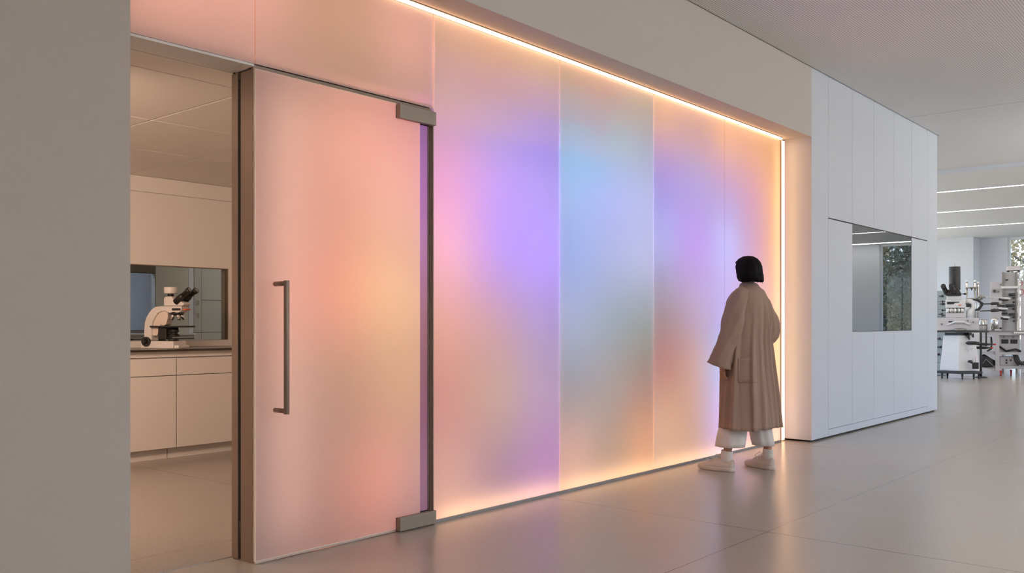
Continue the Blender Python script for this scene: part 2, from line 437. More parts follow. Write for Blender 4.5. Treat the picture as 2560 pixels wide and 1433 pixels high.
# next room seen through that window
NEXT = mat('next_room_paint', (0.60, 0.60, 0.54), 0.6)
struct(box(2.0, 9.5, 7.87, 13, -0.004, 0.004).build('floor.002', LABFLOOR))
struct(box(2.0, 9.5, 7.88, 13, 2.6, 2.65).build('ceiling.005', NEXT))
wall_with_openings('wall_next_back', 'y', 11.0, 0.12, 2.0, 9.5, 2.6, [(4.3, 5.856, 1.04, 1.78)], NEXT)
struct(box(9.5, 9.6, 7.88, 13, 0, 2.6).build('wall_next_right', NEXT))
struct(box(1.9, 2.0, 7.88, 13, 0, 2.6).build('wall_next_left', NEXT))
struct(box(1.9, 9.6, 13, 13.1, 0, 2.6).build('wall_next_far', mat('next_far_paint', (0.62, 0.66, 0.74), 0.6)))
struct(box(5.4, 9.5, 7.80, 7.88, 0, 2.6).build('wall_next_front', NEXT))
w6 = struct(box(4.3, 5.856, 10.98, 11.0, 1.04, 1.05).box(5.846, 5.856, 10.98, 11.0, 1.05, 1.78).box(4.3, 5.846, 10.98, 11.0, 1.77, 1.78).build('window_6', BLACK))
box(4.3, 5.846, 11.05, 11.06, 1.05, 1.77).build('pane', PANE, w6)
area('next_room_light', (7.2, 9.2, 2.58), (0, 0, 0), 1.2, 1.2, 42, (1.0, 0.95, 0.90))
area('far_room_light', (5.2, 12.0, 2.55), (0, 0, 0), 1.2, 0.8, 50, (0.62, 0.74, 1.0))
# ------------------------------------------------------------------ luminous glass wall
# satin-etched front skin (translucent), clear back and edges, so lamps in the cavity light the skin directly
ETCH = bpy.data.materials.new('etched_glass'); ETCH.use_nodes = True
_n = ETCH.node_tree; _n.nodes.clear()
_o = _n.nodes.new('ShaderNodeOutputMaterial')
_tr = _n.nodes.new('ShaderNodeBsdfTranslucent'); _tr.inputs[0].default_value = (0.95, 0.95, 0.95, 1)
_df = _n.nodes.new('ShaderNodeBsdfDiffuse'); _df.inputs[0].default_value = (0.80, 0.79, 0.78, 1)
_gl = _n.nodes.new('ShaderNodeBsdfGlossy'); _gl.inputs['Roughness'].default_value = 0.32
_m1 = _n.nodes.new('ShaderNodeMixShader'); _m1.inputs[0].default_value = 0.28
_m2 = _n.nodes.new('ShaderNodeMixShader')
_fr = _n.nodes.new('ShaderNodeFresnel'); _fr.inputs['IOR'].default_value = 1.25
_n.links.new(_tr.outputs[0], _m1.inputs[1]); _n.links.new(_df.outputs[0], _m1.inputs[2])
_n.links.new(_m1.outputs[0], _m2.inputs[1]); _n.links.new(_gl.outputs[0], _m2.inputs[2])
_n.links.new(_fr.outputs[0], _m2.inputs[0]); _n.links.new(_m2.outputs[0], _o.inputs[0])
CLEAR = bpy.data.materials.new('clear_glass_back'); CLEAR.use_nodes = True
_n = CLEAR.node_tree; _n.nodes.clear()
_o = _n.nodes.new('ShaderNodeOutputMaterial'); _t = _n.nodes.new('ShaderNodeBsdfTransparent'); _t.inputs[0].default_value = (0.98, 0.98, 0.98, 1)
_n.links.new(_t.outputs[0], _o.inputs[0])

VIOLET = ETCH.copy(); VIOLET.name = 'violet_lit_glass'  # clear glass strip; the cavity's violet light is put into its colour
for _q in VIOLET.node_tree.nodes:
    if _q.type == 'BSDF_TRANSLUCENT': _q.inputs[0].default_value = (0.50, 0.44, 0.85, 1)
    if _q.type == 'BSDF_DIFFUSE': _q.inputs[0].default_value = (0.34, 0.32, 0.55, 1)

def glass(name, x0, x1, z0, z1, y=YG, th=0.012, parent=None, skin=None):
    mb = MB().box(x0, x1, y, y+th, z0, z1)
    for f in mb.bm.faces:
        f.material_index = 0 if all(abs(v.co.y - y) < 1e-6 for v in f.verts) else 1
    return mb.build(name, [skin or ETCH, CLEAR], parent)

GX = [3.629, 4.811, 5.996, 7.151, 8.286]
gp = 0.0025
GTOP, GBOT = 2.900, 0.016
labels = ['tall frosted glass panel glowing violet and pink beside the door hinges',
          'tall frosted glass panel glowing pale blue with a peach foot, next to the violet panel',
          'frosted glass panel with a dim orange patch, between the blue panel and the person',
          'frosted glass panel directly behind the standing person, beside the upright light strip']
for i in range(4):
    o = glass('frosted_glass_panel', GX[i]+gp, GX[i+1]-gp, GBOT, GTOP)
    tag(o, labels[i], 'glass panel', 'frosted glass panels of the luminous wall')
o = glass('frosted_glass_panel', 2.455+gp, 3.629-gp, 2.362, GTOP)
tag(o, 'peach frosted glass panel over the closed glass door, below the soffit light', 'glass panel', 'frosted glass panels over the doorway')
o = glass('frosted_glass_panel', 1.729, 2.455-gp, 2.362, GTOP)
tag(o, 'peach frosted glass panel over the open doorway beside the grey pier', 'glass panel', 'frosted glass panels over the doorway')

bs = MB()
for x, z0 in [(q, GBOT) for q in GX[1:4]] + [(3.629, 2.362), (2.455, 2.362)]:
    bs.box(x-gp+0.0002, x+gp-0.0002, YG+0.001, YG+0.003, z0, GTOP)
JOINT = bpy.data.materials.new('peach_lit_joint'); JOINT.use_nodes = True
_n = JOINT.node_tree; _n.nodes.clear()
_o = _n.nodes.new('ShaderNodeOutputMaterial'); _t = _n.nodes.new('ShaderNodeBsdfTranslucent'); _t.inputs[0].default_value = (1.0, 0.84, 0.72, 1)  # peach tint stands in for the glow of the lit glass edges
_n.links.new(_t.outputs[0], _o.inputs[0])
for f in bs.bm.faces: f.material_index = 0 if all(abs(v.co.y - YG - 0.001) < 1e-6 for v in f.verts) else 1
struct(bs.build('trim_10', [JOINT, CLEAR]))
# base channel under the glass, rails over the doorway, cavity lining and fins
struct(box(3.629, 8.286, 3.682, 3.72, 0.0, GBOT).build('trim_4', CHANNEL))
tr5 = MB()
tr5.box(2.455, 3.629, 3.704, 3.72, 2.340, 2.361)                   # slim rail over the door
struct(tr5.build('trim_5', BRONZE))
# a pale soffit board under the opening transom
struct(box(1.729, 2.453, 3.692, 3.874, 2.350, 2.361).build('trim_6', LABWALL))
struct(box(1.729, 2.47, 3.8745, 3.8835, 2.352, 2.49).build('gap_shade', CORE))  # dark bar standing in for the shadow gap behind the board
cv = MB()
cv.box(1.70, 8.44, 4.30, 4.34, 2.46, SZ+0.2)                        # back of cavity over door and lab
cv.box(2.92, 8.44, 4.30, 4.34, 0.004, 2.46)
cv.box(1.69, 1.727, 3.90, 4.34, 2.46, SZ+0.2)
cv.box(1.727, 3.0, 3.884, 4.34, 2.491, 2.50)                        # bottom over the lab ceiling
cv.box(1.70, 8.47, 3.705, 4.34, SZ, SZ+0.02)                        # top
cv.box(8.42, 8.434, 3.722, 4.34, 0.004, SZ)                         # right end
for x in (4.811, 5.996): cv.box(x-0.0015, x+0.0015, 3.722, 4.30, 0.004, SZ)  # unseen fins added to keep each bay's coloured light apart
cv.box(3.527, 3.532, 3.716, 4.30, 0.004, 2.34)
cv.box(3.6275, 3.6305, 3.722, 4.30, 2.362, SZ)
cv.loft([[(x, y, z) for x, y in ((2.482, 3.80), (3.629, 3.80), (3.629, 4.30), (2.92, 4.30), (2.482, 3.884))] for z in (2.346, 2.36)], smooth=False)
struct(cv.build('light_box', DARKCAV))
# slanted lab-side cheek of the cavity
sl = MB()
pts = [(2.482, 3.884), (2.92, 4.30), (2.92, 4.34), (2.462, 3.884)]
a = [sl.bm.verts.new((x, y, 0.004)) for x, y in pts]; b = [sl.bm.verts.new((x, y, 2.46)) for x, y in pts]
sl.bm.faces.new(a); sl.bm.faces.new(b)
for i in range(4): sl.bm.faces.new((a[i], a[(i+1)%4], b[(i+1)%4], b[i]))
struct(sl.build('wall_cavity_cheek', LABWALL))
struct(box(2.92, 5.4, 4.341, 4.36, 0.004, LZ).build('wall_lab_front', LABWALL))

# end post between the opening and the door, with its seal slot
jp = struct(box(2.455, 2.460, 3.706, 3.806, 0.004, 2.342).box(2.471, 2.475, 3.806, 3.832, 0.004, 2.342).box(2.460, 2.471, 3.800, 3.806, 0.004, 2.342).box(2.455, 2.475, 3.832, 3.884, 0.004, 2.345).build('trim_7', BRONZE, bevel=0.001))
box(2.461, 2.4695, 3.815, 3.832, 0.01, 2.335).box(2.458, 2.4695, 3.808, 3.832, 0.10, 0.19).box(2.456, 2.4695, 3.806, 3.832, 2.31, 2.335).build('seal', BLACK, jp)
# hinge-side jamb
jr = struct(box(3.620, 3.628, 3.684, 3.73, 0.004, 2.345).box(3.612, 3.620, 3.694, 3.73, 0.004, 2.345).box(3.604, 3.612, 3.702, 3.73, 0.004, 2.345).build('trim_8', BRONZE, bevel=0.0008))

# ------------------------------------------------------------------ the door
d1 = bpy.data.objects.new('door_1', None); COL.objects.link(d1); d1.location = (2.46, YG, 0.0); struct(d1)
d1['label'] = 'frosted glass swing door glowing peach, with a long bronze pull handle'
glass('door_leaf', 0.0, 1.066, 0.016, 2.338, 0.0, 0.014, d1)
eg = MB().box(-0.003, 0.0, 0.0, 0.014, 0.013, 2.341).box(0.0, 0.886, 0.0, 0.010, 0.013, 0.016).box(0.0, 0.886, 0.0, 0.014, 2.338, 2.341)
EDGE = mat('lit_glass_edge', (0.90, 0.78, 0.62), 0.15, spec=0.8)  # pale warm colour stands in for light caught in the glass edge
eg.build('glass_edge', EDGE, d1)
sg = glass('side_glass', 1.068, 1.142, 0.08, 2.26, 0.016, 0.008, d1, VIOLET)
for z0, z1 in ((0.006, 0.079), (2.258, 2.334)):
    h = box(0.886, 1.160, -0.034, -0.004, z0, z1).build('hinge', HINGE, d1, bevel=0.0012)
    box(0.886, 1.156, -0.004, 0.0, z0+0.002, z1-0.002).box(0.890, 1.156, 0.014, 0.030, z0, z1).build('gasket', BLACK, h)
box(0.0, 0.886, 0.002, 0.010, 0.003, 0.0125).build('leak_stop', mat('pale_leak_stop', (0.55, 0.45, 0.38), 0.6), d1)  # added strip that stops lamp light leaking under the door
ph = MB().tube([(0.108, -0.092, 0.708), (0.108, -0.092, 1.342)], 0.0135, 28).build('pull_handle', BRONZE, d1, bevel=0.001)
for z in (0.722, 1.328):
    MB().cyl((0.108, -0.092, z), (0.108, 0.0, z), 0.0115).build('handle_mount', BRONZE, ph)

# ------------------------------------------------------------------ light strips
LEDM = emit('led_warm', (1.0, 0.54, 0.28), 8.0)
o = thing('light_strip', 'warm glowing light strip running along the soffit above the frosted glass', 'light strip', (1.73, 3.66, 2.902))
box(0, 6.555, 0.004, 0.028, 0.0, 0.012).build('diffuser', LEDM, o)
box(0, 6.555, 0.0, 0.030, 0.0125, 0.0175).build('profile', STEEL, o)
o = thing('light_strip', 'upright warm light strip in the corner of the glass wall beside the standing person', 'light strip', (8.294, 3.68, 0.0))
box(0, 0.078, 0.002, 0.022, 0.012, 2.899).build('diffuser', emit('led_warm_upright', (1.0, 0.58, 0.33), 3.6), o)
box(0, 0.084, 0.0225, 0.03, 0.004, 2.90).box(-0.006, -0.001, -0.002, 0.03, 0.004, 2.90).build('profile', STEEL, o)
# lamps in the cavity: warm tubes along foot, head and right edge of the glass, then the colour lamps
area('foot_tube', (5.95, 3.785, 0.02), (R(-80), 0, 0), 4.6, 0.03, FOOT, (1.0, 0.56, 0.27))
area('edge_tube', (8.24, 3.80, 1.45), (R(-90), 0, 0), 0.03, 2.8, FOOT*0.5, (1.0, 0.56, 0.25))
area('head_tube', (5.9, 3.80, 2.87), (R(-90), 0, 0), 4.6, 0.03, FOOT*0.25, (1.0, 0.56, 0.30))
area('edge_tube', (2.64, 3.90, 1.18), (R(-90), 0, 0), 0.16, 2.2, DOORL, (1.0, 0.53, 0.40))  # extra lamp added to brighten the left side of the door
YL = 4.17
for n, (x, z, r, gg, bb) in enumerate(LAMPS):
    r, gg, bb = r*LG, gg*LG, bb*LG; p = max(r, gg, bb)
    if p < 0.02: continue
    area('colour_lamp', (x, YL, z), (R(-90), 0, 0), 0.22, 0.22, p, (r/p, gg/p, bb/p), 'DISK')
# ------------------------------------------------------------------ lab furniture
CAB = mat('cabinet_lacquer', (0.74, 0.70, 0.66), 0.45, spec=0.4)
TOPM = mat('dark_worktop', (0.36, 0.34, 0.31), 0.32, spec=0.5)
DARKEDGE = mat('worktop_edge', (0.035, 0.028, 0.022), 0.45)
YD = 7.09
def cabinet(x0, w, label, full=True):
    t = thing('base_cabinet', label, 'cabinet', (x0, YD, 0.004), 0, 'handleless base cabinets under the lab worktop')
    b = MB().box(0.0, w, 0.024, 0.64, 0.09, 0.868)
    b.build('body', CAB, t)
    box(0.0, w, 0.002, 0.024, 0.852, 0.868).build('rail', CAB, t)
    box(0.003, w-0.003, 0.0, 0.020, 0.700, 0.842).build('drawer', CAB, t, bevel=0.0015)
    box(0.003, w-0.003, 0.0, 0.020, 0.092, 0.694).build('door', CAB, t, bevel=0.0015)
    box(-0.05, w-0.054, 0.06, 0.08, 0.0, 0.088).build('toe_kick', CAB, t)
    return t
cabinet(2.454, 0.75, 'pale base cabinet mostly hidden by the grey pier')
cabinet(3.207, 0.75, 'pale handleless base cabinet under the microscope')
cabinet(3.960, 0.75, 'pale handleless base cabinet next to the glass door post, right of the microscope')
wt = thing('worktop', 'long dark edged laboratory worktop carrying the microscope', 'worktop', (2.3, 7.066, 0.872))
box(0.0, 3.095, 0.0, 0.676, 0.032, 0.050).build('slab', TOPM, wt, bevel=0.001)
box(0.0, 3.095, -0.0015, 0.0, 0.031, 0.0495).build('front_edge', DARKEDGE, wt)
box(0.0, 3.095, 0.04, 0.66, 0.001, 0.0315).build('apron', CAB, wt)
up = tag(box(2.3, 5.39, 7.725, 7.748, 0.923, 0.978).build('backsplash', LABWALL, bevel=0.001), 'low pale upstand between the worktop and the inner window', 'backsplash')

# ------------------------------------------------------------------ microscope on the worktop
IVORY = mat('ivory_enamel', (0.70, 0.67, 0.64), 0.4, spec=0.5)
INNER = mat('warm_lit_enamel', (0.72, 0.62, 0.53), 0.45)  # ivory enamel with the warm light on the inner arm painted in
BLK = mat('black_plastic', (0.016, 0.015, 0.014), 0.42, spec=0.5)
MIDG = mat('mid_grey', (0.30, 0.30, 0.29), 0.6)
CHROME = mat('chrome', (0.80, 0.78, 0.75), 0.15, metal=1.0)
ORANGE = mat('orange_mark', (0.75, 0.16, 0.05), 0.5)
k = 0.000655
def mx(x): return (x - 430) * k * 1.20
def mz(z): return (1275 - z) * k * 0.95
ms = thing('microscope', 'white laboratory microscope with black binocular eyepieces standing on the worktop', 'microscope', (3.985, 7.325, 0.9225), R(-64))
box(mx(205), mx(612), -0.095, 0.095, 0.001, mz(1172)).box(mx(600), mx(665), -0.08, 0.08, 0.001, mz(1228)).build('base', IVORY, ms, bevel=0.008)
arm = [(205,1172),(205,1020),(214,920),(232,850),(262,790),(300,735),(345,702),(420,692),(672,692),(672,752),(655,775),(600,790),(520,788),(470,762),(420,765),(380,790),(345,840),(318,900),(302,980),(302,1172)]
MB().prism([(mx(x), mz(z)) for x, z in arm], -0.050, 0.050).build('arm', IVORY, ms, bevel=0.007)
web = [(300,1100),(302,980),(318,900),(345,840),(380,790),(420,765),(470,762),(495,790),(495,860),(470,950),(400,980),(360,1100)]
MB().prism([(mx(x), mz(z)) for x, z in web], -0.040, 0.040).build('inner_arm', INNER, ms, bevel=0.006)
hd = [(455,690),(455,590),(470,562),(545,558),(575,600),(640,618),(700,645),(706,665),(690,690)]
MB().prism([(mx(x), mz(z)) for x, z in hd], -0.052, 0.052).build('head', IVORY, ms, bevel=0.008)
cx = mx(497)
MB().cyl((cx, 0, mz(560)), (cx, 0, mz(520)), 0.026).build('camera_neck', BLK, ms)
MB().cyl((cx, 0, mz(522)), (cx, 0, mz(430)), 0.056, n=36).build('camera', IVORY, ms, bevel=0.008)
for s in (-1, 1):
    y = s*0.050
    p0 = Vector((mx(600), y*0.8, mz(640))); p1 = Vector((mx(700), y, mz(540))); p2 = Vector((mx(742), y, mz(500))); p3 = Vector((mx(776), y, mz(470)))
    e = MB().tube([p0, p0.lerp(p1, 0.7), p1], [0.031, 0.030, 0.022], 24).build('eyepiece_tube', BLK, ms)
    MB().tube([p1, p2, p2.lerp(p3, 0.15), p3], [0.021, 0.021, 0.026, 0.026], 24).build('eyepiece', BLK, e)
    MB().cyl(p3, p3 + (p3-p2).normalized()*0.0015, 0.017).build('eye_lens', MIDG, e)
MB().prism([(mx(560), mz(752)), (mx(560), mz(722)), (mx(664), mz(722)), (mx(664), mz(752))], -0.056, 0.056).build('filter_slider', BLK, ms, bevel=0.002)
MB().prism([(mx(664), mz(750)), (mx(664), mz(726)), (mx(700), mz(730)), (mx(700), mz(748))], -0.02, 0.056).build('slider_tab', ORANGE, ms, bevel=0.002)
nc = Vector((mx(578), 0, mz(790)))
ns = MB().lathe([(0.03, -0.018), (0.052, -0.010), (0.058, 0.004), (0.05, 0.012)], nc).build('nosepiece', BLK, ms)
for a in range(5):
    an = a*2*math.pi/5 + 0.5
    d = Vector((math.cos(an)*0.45, math.sin(an)*0.45, -1)).normalized()
    b0 = nc + Vector((math.cos(an)*0.033, math.sin(an)*0.033, -0.008))
    MB().tube([b0, b0+d*0.026, b0+d*0.03, b0+d*0.052], [0.015, 0.015, 0.012, 0.009], 16).build('objective', CHROME, ns)
st = box(mx(300), mx(740), -0.075, 0.075, mz(985), mz(962)).build('stage', BLK, ms, bevel=0.002)
box(mx(402), mx(432), -0.078, -0.03, mz(962), mz(946)).build('stage_clip', CHROME, st)
MB().cyl((mx(278), 0, mz(972)), (mx(330), 0, mz(972)), 0.005).build('stage_lever', BLK, st)
box(mx(378), mx(480), -0.045, 0.045, mz(1150), mz(985)).build('focus_block', BLK, ms, bevel=0.004)
MB().cyl((mx(302), -0.02, mz(1088)), (mx(380), -0.02, mz(1088)), 0.006).build('condenser_lever', BLK, ms)
MB().lathe([(0.045, 0), (0.045, 0.018), (0.03, 0.02), (0.03, 0.036), (0.040, 0.038), (0.040, 0.056), (0.034, 0.058), (0.034, 0.078)], (mx(540), 0, mz(1110))).build('condenser', BLK, ms)
MB().lathe([(0.0385, 0), (0.0385, 0.006)], (mx(540), 0, mz(1032))).build('condenser_ring', CHROME, ms)
MB().lathe([(0.044, 0), (0.044, 0.014), (0.036, 0.02)], (mx(530), 0, mz(1172))).build('field_lens', BLK, ms)
for s in (-1, 1):
    kb = MB().tube([(mx(285), s*0.095, mz(1178)), (mx(285), s*0.118, mz(1178))], 0.040, 28).build('focus_knob', BLK, ms, bevel=0.003)
    MB().tube([(mx(285), s*0.118, mz(1178)), (mx(285), s*0.145, mz(1178))], [0.022, 0.018], 20).build('fine_focus_knob', BLK, kb)

# ------------------------------------------------------------------ next room seen through the inner window
GREY = mat('grey_laminate', (0.50, 0.51, 0.52), 0.5)
tc_ = thing('tall_cupboard', 'tall grey cupboard with recessed grips seen through the inner lab window', 'cupboard', (6.07, 10.45, 0.004))
box(0.0, 1.6, 0.022, 0.54, 0.0, 2.45).build('body', CORE, tc_)
for a, b in ((0.002, 0.100), (0.104, 0.378), (0.382, 0.408), (0.412, 0.80), (0.804, 1.598)):
    for z0, z1 in ((0.05, 1.015), (1.021, 1.424), (1.430, 2.40)):
        if b < 0.105 and z0 > 0.5: z0, z1 = (1.021, 2.40) if z0 < 1.2 else (None, None)
        if z0 is not None: box(a, b, 0.0, 0.02, z0, z1).build('door', GREY, tc_, bevel=0.001)
for z in (1.19, 1.355):
    h = box(0.024, 0.078, -0.004, 0.0, z, z+0.085).build('grip', NEXT, tc_)
    box(0.034, 0.070, -0.0055, -0.004, z+0.010, z+0.075).build('recess', MIDG, h)
ct = thing('low_counter', 'low counter with dark shadow lines below the window of the next room', 'counter', (2.66, 10.4, 0.004))
box(0.0, 3.38, 0.03, 0.59, 0.0, 0.985).build('body', CORE, ct)
for z0, z1 in ((0.05, 0.86), (0.875, 0.935), (0.95, 0.985)):
    box(0.0, 3.38, 0.0, 0.03, z0, z1).build('front_panel', GREY, ct)
box(0.0, 3.395, -0.02, 0.59, 0.99, 1.01).build('counter_top', OUTWALL, ct)
ps = thing('pillar_panel', 'olive grey upright panel beside the bluish window of the next room', 'panel', (5.563, 10.45, 1.015))
box(0.0, 0.43, 0.0, 0.02, 0.0, 1.57).build('panel', NEXT, ps)
box(0.434, 0.500, 0.0, 0.02, 0.0, 1.57).build('lit_jamb_strip', mat('lit_strip_paint', (0.72, 0.76, 0.88), 0.5), ps)  # blue-white colour stands in for the lit strip along the jamb
SIL = mat('grey_silhouette', (0.36, 0.40, 0.46), 0.7)
fm = thing('covered_microscope', 'hazy grey shape of a covered instrument in the furthest room', 'microscope', (5.55, 12.4, 1.0))
MB().lathe([(0.19, 0.0), (0.18, 0.08), (0.12, 0.18), (0.10, 0.26), (0.14, 0.34), (0.12, 0.42), (0.03, 0.45)], (0,0,0)).build('cover', SIL, fm, sub=1)
MB().tube([(0.05, 0, 0.30), (0.25, 0, 0.36), (0.28, 0, 0.22)], [0.08, 0.08, 0.07]).build('arm', SIL, fm)
fd = thing('far_bench', 'pale bench in the furthest room behind the bluish window', 'bench', (4.6, 12.1, 0.0))
box(0.0, 2.2, 0.0, 0.6, 0.94, 1.0).build('bench_top', OUTWALL, fd)
for x in (0.05, 2.1): box(x, x+0.05, 0.05, 0.55, 0.0, 0.94).build('leg', OUTWALL, fd)
# ------------------------------------------------------------------ the standing person
SKIN = mat('skin', (0.46, 0.25, 0.17), 0.5, spec=0.4, var=0.06, vscale=20)
HAIR = mat('black_hair', (0.004, 0.003, 0.003), 0.65, spec=0.15, bump=0.8, bscale=60)
COAT = mat('coat_cotton', (0.35, 0.235, 0.178), 0.8, spec=0.2, bump=0.25, bscale=500, sheen=0.1)  # white coat, its brown backlit tone put into the cotton colour
TROUS = mat('white_trousers', (0.76, 0.72, 0.69), 0.8, spec=0.2, bump=0.2, bscale=500)
SOCK = mat('ribbed_sock', (0.80, 0.76, 0.72), 0.85, bump=0.4, bscale=300)
LEATH = mat('white_leather', (0.64, 0.54, 0.47), 0.5, spec=0.4, bump=0.1, bscale=200)  # white leather darkened to paint in the shade on the shoes
SOLE = mat('rubber_sole', (0.66, 0.57, 0.50), 0.6)
LACE = mat('shoe_lace', (0.70, 0.64, 0.58), 0.8)

PX, PY = 6.54, 3.17
def skin_body():
    """One continuous figure grown along a skeleton, facing the glass (+y)."""
    V, E_, RAD = [], [], []
    def v(p, r, par=None):
        V.append(p); RAD.append(r if hasattr(r, '__len__') else (r, r))
        if par is not None: E_.append((par, len(V)-1))
        return len(V)-1
    pel = v((0, 0, 0.86), (0.13, 0.10))
    wa = v((0, 0.0, 1.02), (0.115, 0.085), pel)
    ch = v((0, -0.005, 1.20), (0.135, 0.095), wa)
    up_ = v((0, -0.01, 1.33), (0.11, 0.075), ch)
    nk = v((0.01, 0.0, 1.42), 0.050, up_)
    n2 = v((0.012, 0.012, 1.47), 0.048, nk)
    sk = v((0.012, 0.025, 1.53), (0.066, 0.072), n2)
    s2 = v((0.012, 0.022, 1.585), (0.074, 0.086), sk)
    v((0.012, 0.018, 1.625), (0.055, 0.066), s2)
    def hand(w, d, side, par):
        """palm, four fingers and a thumb; d is the pointing direction, side the thumb side (unit vectors)."""
        d = d.normalized(); side = (side - d*side.dot(d)).normalized(); nrm = d.cross(side)
        pm_ = v(tuple(w + d*0.045), (0.028, 0.018), par)
        for i, (off, ln, cl) in enumerate(((0.026, 0.070, .5), (0.009, 0.078, .6), (-0.009, 0.072, .7), (-0.025, 0.056, .8))):
            b = w + d*0.085 + side*off
            q = v(tuple(b), 0.0095, pm_)
            dd = (d + nrm*cl*0.45).normalized(); q1 = b + dd*ln*0.45
            a1 = v(tuple(q1), 0.0085, q)
            dd = (d + nrm*cl*1.3).normalized(); q2 = q1 + dd*ln*0.32
            a2 = v(tuple(q2), 0.008, a1)
            dd = (d + nrm*cl*2.4).normalized()
            v(tuple(q2 + dd*ln*0.28), 0.0065, a2)
        t0 = w + d*0.035 + side*0.032
        q = v(tuple(t0), 0.011, pm_)
        t1 = t0 + (d*0.8 + side*0.5 + nrm*0.35).normalized()*0.032
        a1 = v(tuple(t1), 0.0095, q)
        v(tuple(t1 + (d + side*0.05 + nrm*0.5).normalized()*0.028), 0.008, a1)
    # left arm hangs, slightly out and forward
    s = v((-0.15, -0.005, 1.345), 0.052, up_)
    e = v((-0.225, 0.03, 1.08), 0.040, s)
    w = v((-0.245, 0.085, 0.845), 0.026, e)
    hand(Vector((-0.245, 0.085, 0.845)), Vector((0.16, 0.20, -1)), Vector((0.5, 1, 0)), w)
    # right arm bends forward into the coat front
    s = v((0.15, -0.005, 1.345), 0.052, up_)
    e = v((0.235, -0.05, 1.09), 0.040, s)
    w = v((0.175, 0.13, 0.95), 0.026, e)
    hand(Vector((0.175, 0.13, 0.95)), Vector((-0.25, 0.8, -0.7)), Vector((-1, 0.2, 0.2)), w)
    # legs
    hp = v((-0.085, 0.01, 0.80), 0.085, pel); kn = v((-0.125, 0.06, 0.46), 0.056, hp)
    cf = v((-0.154, 0.075, 0.33), 0.046, kn); an = v((-0.165, 0.099, 0.105), 0.030, cf)
    v((-0.165, 0.12, 0.075), 0.030, an)
    hp = v((0.085, -0.01, 0.80), 0.085, pel); kn = v((0.110, -0.02, 0.46), 0.056, hp)
    cf = v((0.132, -0.082, 0.33), 0.046, kn); an = v((0.1415, -0.099, 0.105), 0.030, cf)
    v((0.148, -0.085, 0.075), 0.030, an)
    me = bpy.data.meshes.new('person'); me.from_pydata(V, E_, []); me.update()
    o = bpy.data.objects.new('person', me); COL.objects.link(o)
    me.materials.append(SKIN)
    m = o.modifiers.new('skin', 'SKIN'); m.use_smooth_shade = True
    for i, r in enumerate(RAD): me.skin_vertices[0].data[i].radius = r
    for d in me.skin_vertices[0].data: d.use_root = False
    me.skin_vertices[0].data[0].use_root = True
    m = o.modifiers.new('smooth', 'SUBSURF'); m.levels = 2; m.render_levels = 2
    o.location = (PX, PY, 0)
    return o
pr = skin_body()
tag(pr, 'person with a black bob in a long white coat, facing the glowing glass wall', 'person')

# face (turned to the glass): nose, eyes, mouth, ears
fc = Vector((0.012, 0.108, 1.545))
MB().loft([[(0.012+dx*w, 0.095+dy, z) for dx, dy in ((-1,0),(-0.4,h),(0.4,h),(1,0),(0.4,-0.02),(-0.4,-0.02))] for z, w, h in ((1.575, 0.008, 0.004), (1.555, 0.010, 0.012), (1.535, 0.015, 0.022), (1.527, 0.013, 0.008))]).build('nose', SKIN, pr, sub=1)
for sx in (-1, 1):
    ey = MB().lathe([(0.001,-0.011),(0.008,-0.008),(0.011,0),(0.008,0.008),(0.001,0.011)], (0.012+sx*0.031, 0.086, 1.567), 16).build('eye', mat('eye_white%d' % (sx+1), (0.75, 0.73, 0.70), 0.3), pr, smooth=True)
    MB().lathe([(0.001,-0.005),(0.005,0),(0.001,0.005)], (0.012+sx*0.031, 0.096, 1.567), 12).build('iris', HAIR, ey, smooth=True)
    MB().tube([(0.012+sx*0.070, 0.03, 1.575), (0.012+sx*0.078, 0.03, 1.58), (0.012+sx*0.078, 0.024, 1.56), (0.012+sx*0.070, 0.03, 1.535)], [0.008, 0.010, 0.010, 0.007], 10).build('ear', SKIN, pr, sub=1)
MB().tube([(-0.012, 0.092, 1.505), (0.004, 0.099, 1.507), (0.012, 0.0985, 1.505), (0.020, 0.099, 1.507), (0.036, 0.092, 1.505)], [0.003, 0.006, 0.005, 0.006, 0.003], 10).build('mouth', mat('lips', (0.42, 0.17, 0.14), 0.5), pr, sub=1)

# black bob: rounded crown, wide at the bottom, open over the face
def hair():
    mb = MB(); rings = []; n = 56
    for z, ax, ay, cy in ((1.462, 0.090, 0.075, -0.022), (1.470, 0.108, 0.094, -0.012), (1.492, 0.112, 0.104, -0.004), (1.54, 0.104, 0.108, 0.004), (1.58, 0.094, 0.110, 0.010), (1.615, 0.080, 0.096, 0.012), (1.642, 0.060, 0.072, 0.012), (1.660, 0.032, 0.038, 0.010), (1.664, 0.006, 0.008, 0.010)):
        ring = []
        for k in range(n):
            t = 2*math.pi*k/n
            c, s_ = math.cos(t), math.sin(t)
            f = 1 + 0.03*math.sin(9*t + z*30) + 0.02*math.sin(17*t + 2)
            y = ay*s_*f
            if s_ > 0.25 and z < 1.585: y = min(y, ay*0.55 + 0.012)      # cut back from the face below the fringe
            ring.append((0.012 + ax*c*f, cy + y, z + (0.006*math.sin(13*t) if z < 1.475 else 0)))
        rings.append(ring)
    mb.loft(rings)
    for i in range(90):      # loose ends along the lower edge
        t = random.uniform(math.pi*0.95, math.pi*2.05)
        p = Vector((0.012 + 0.104*math.cos(t), -0.006 + 0.092*math.sin(t), random.uniform(1.485, 1.53)))
        q = p + Vector((math.cos(t)*random.uniform(0.002, 0.014), math.sin(t)*random.uniform(0.002, 0.012), -random.uniform(0.02, 0.045)))
        mb.tube([p, p.lerp(q, 0.5) + Vector((math.cos(t), math.sin(t), 0))*0.003, q], [0.0035, 0.003, 0.0008], 5)
    return mb.build('hair', HAIR, pr)
hair()

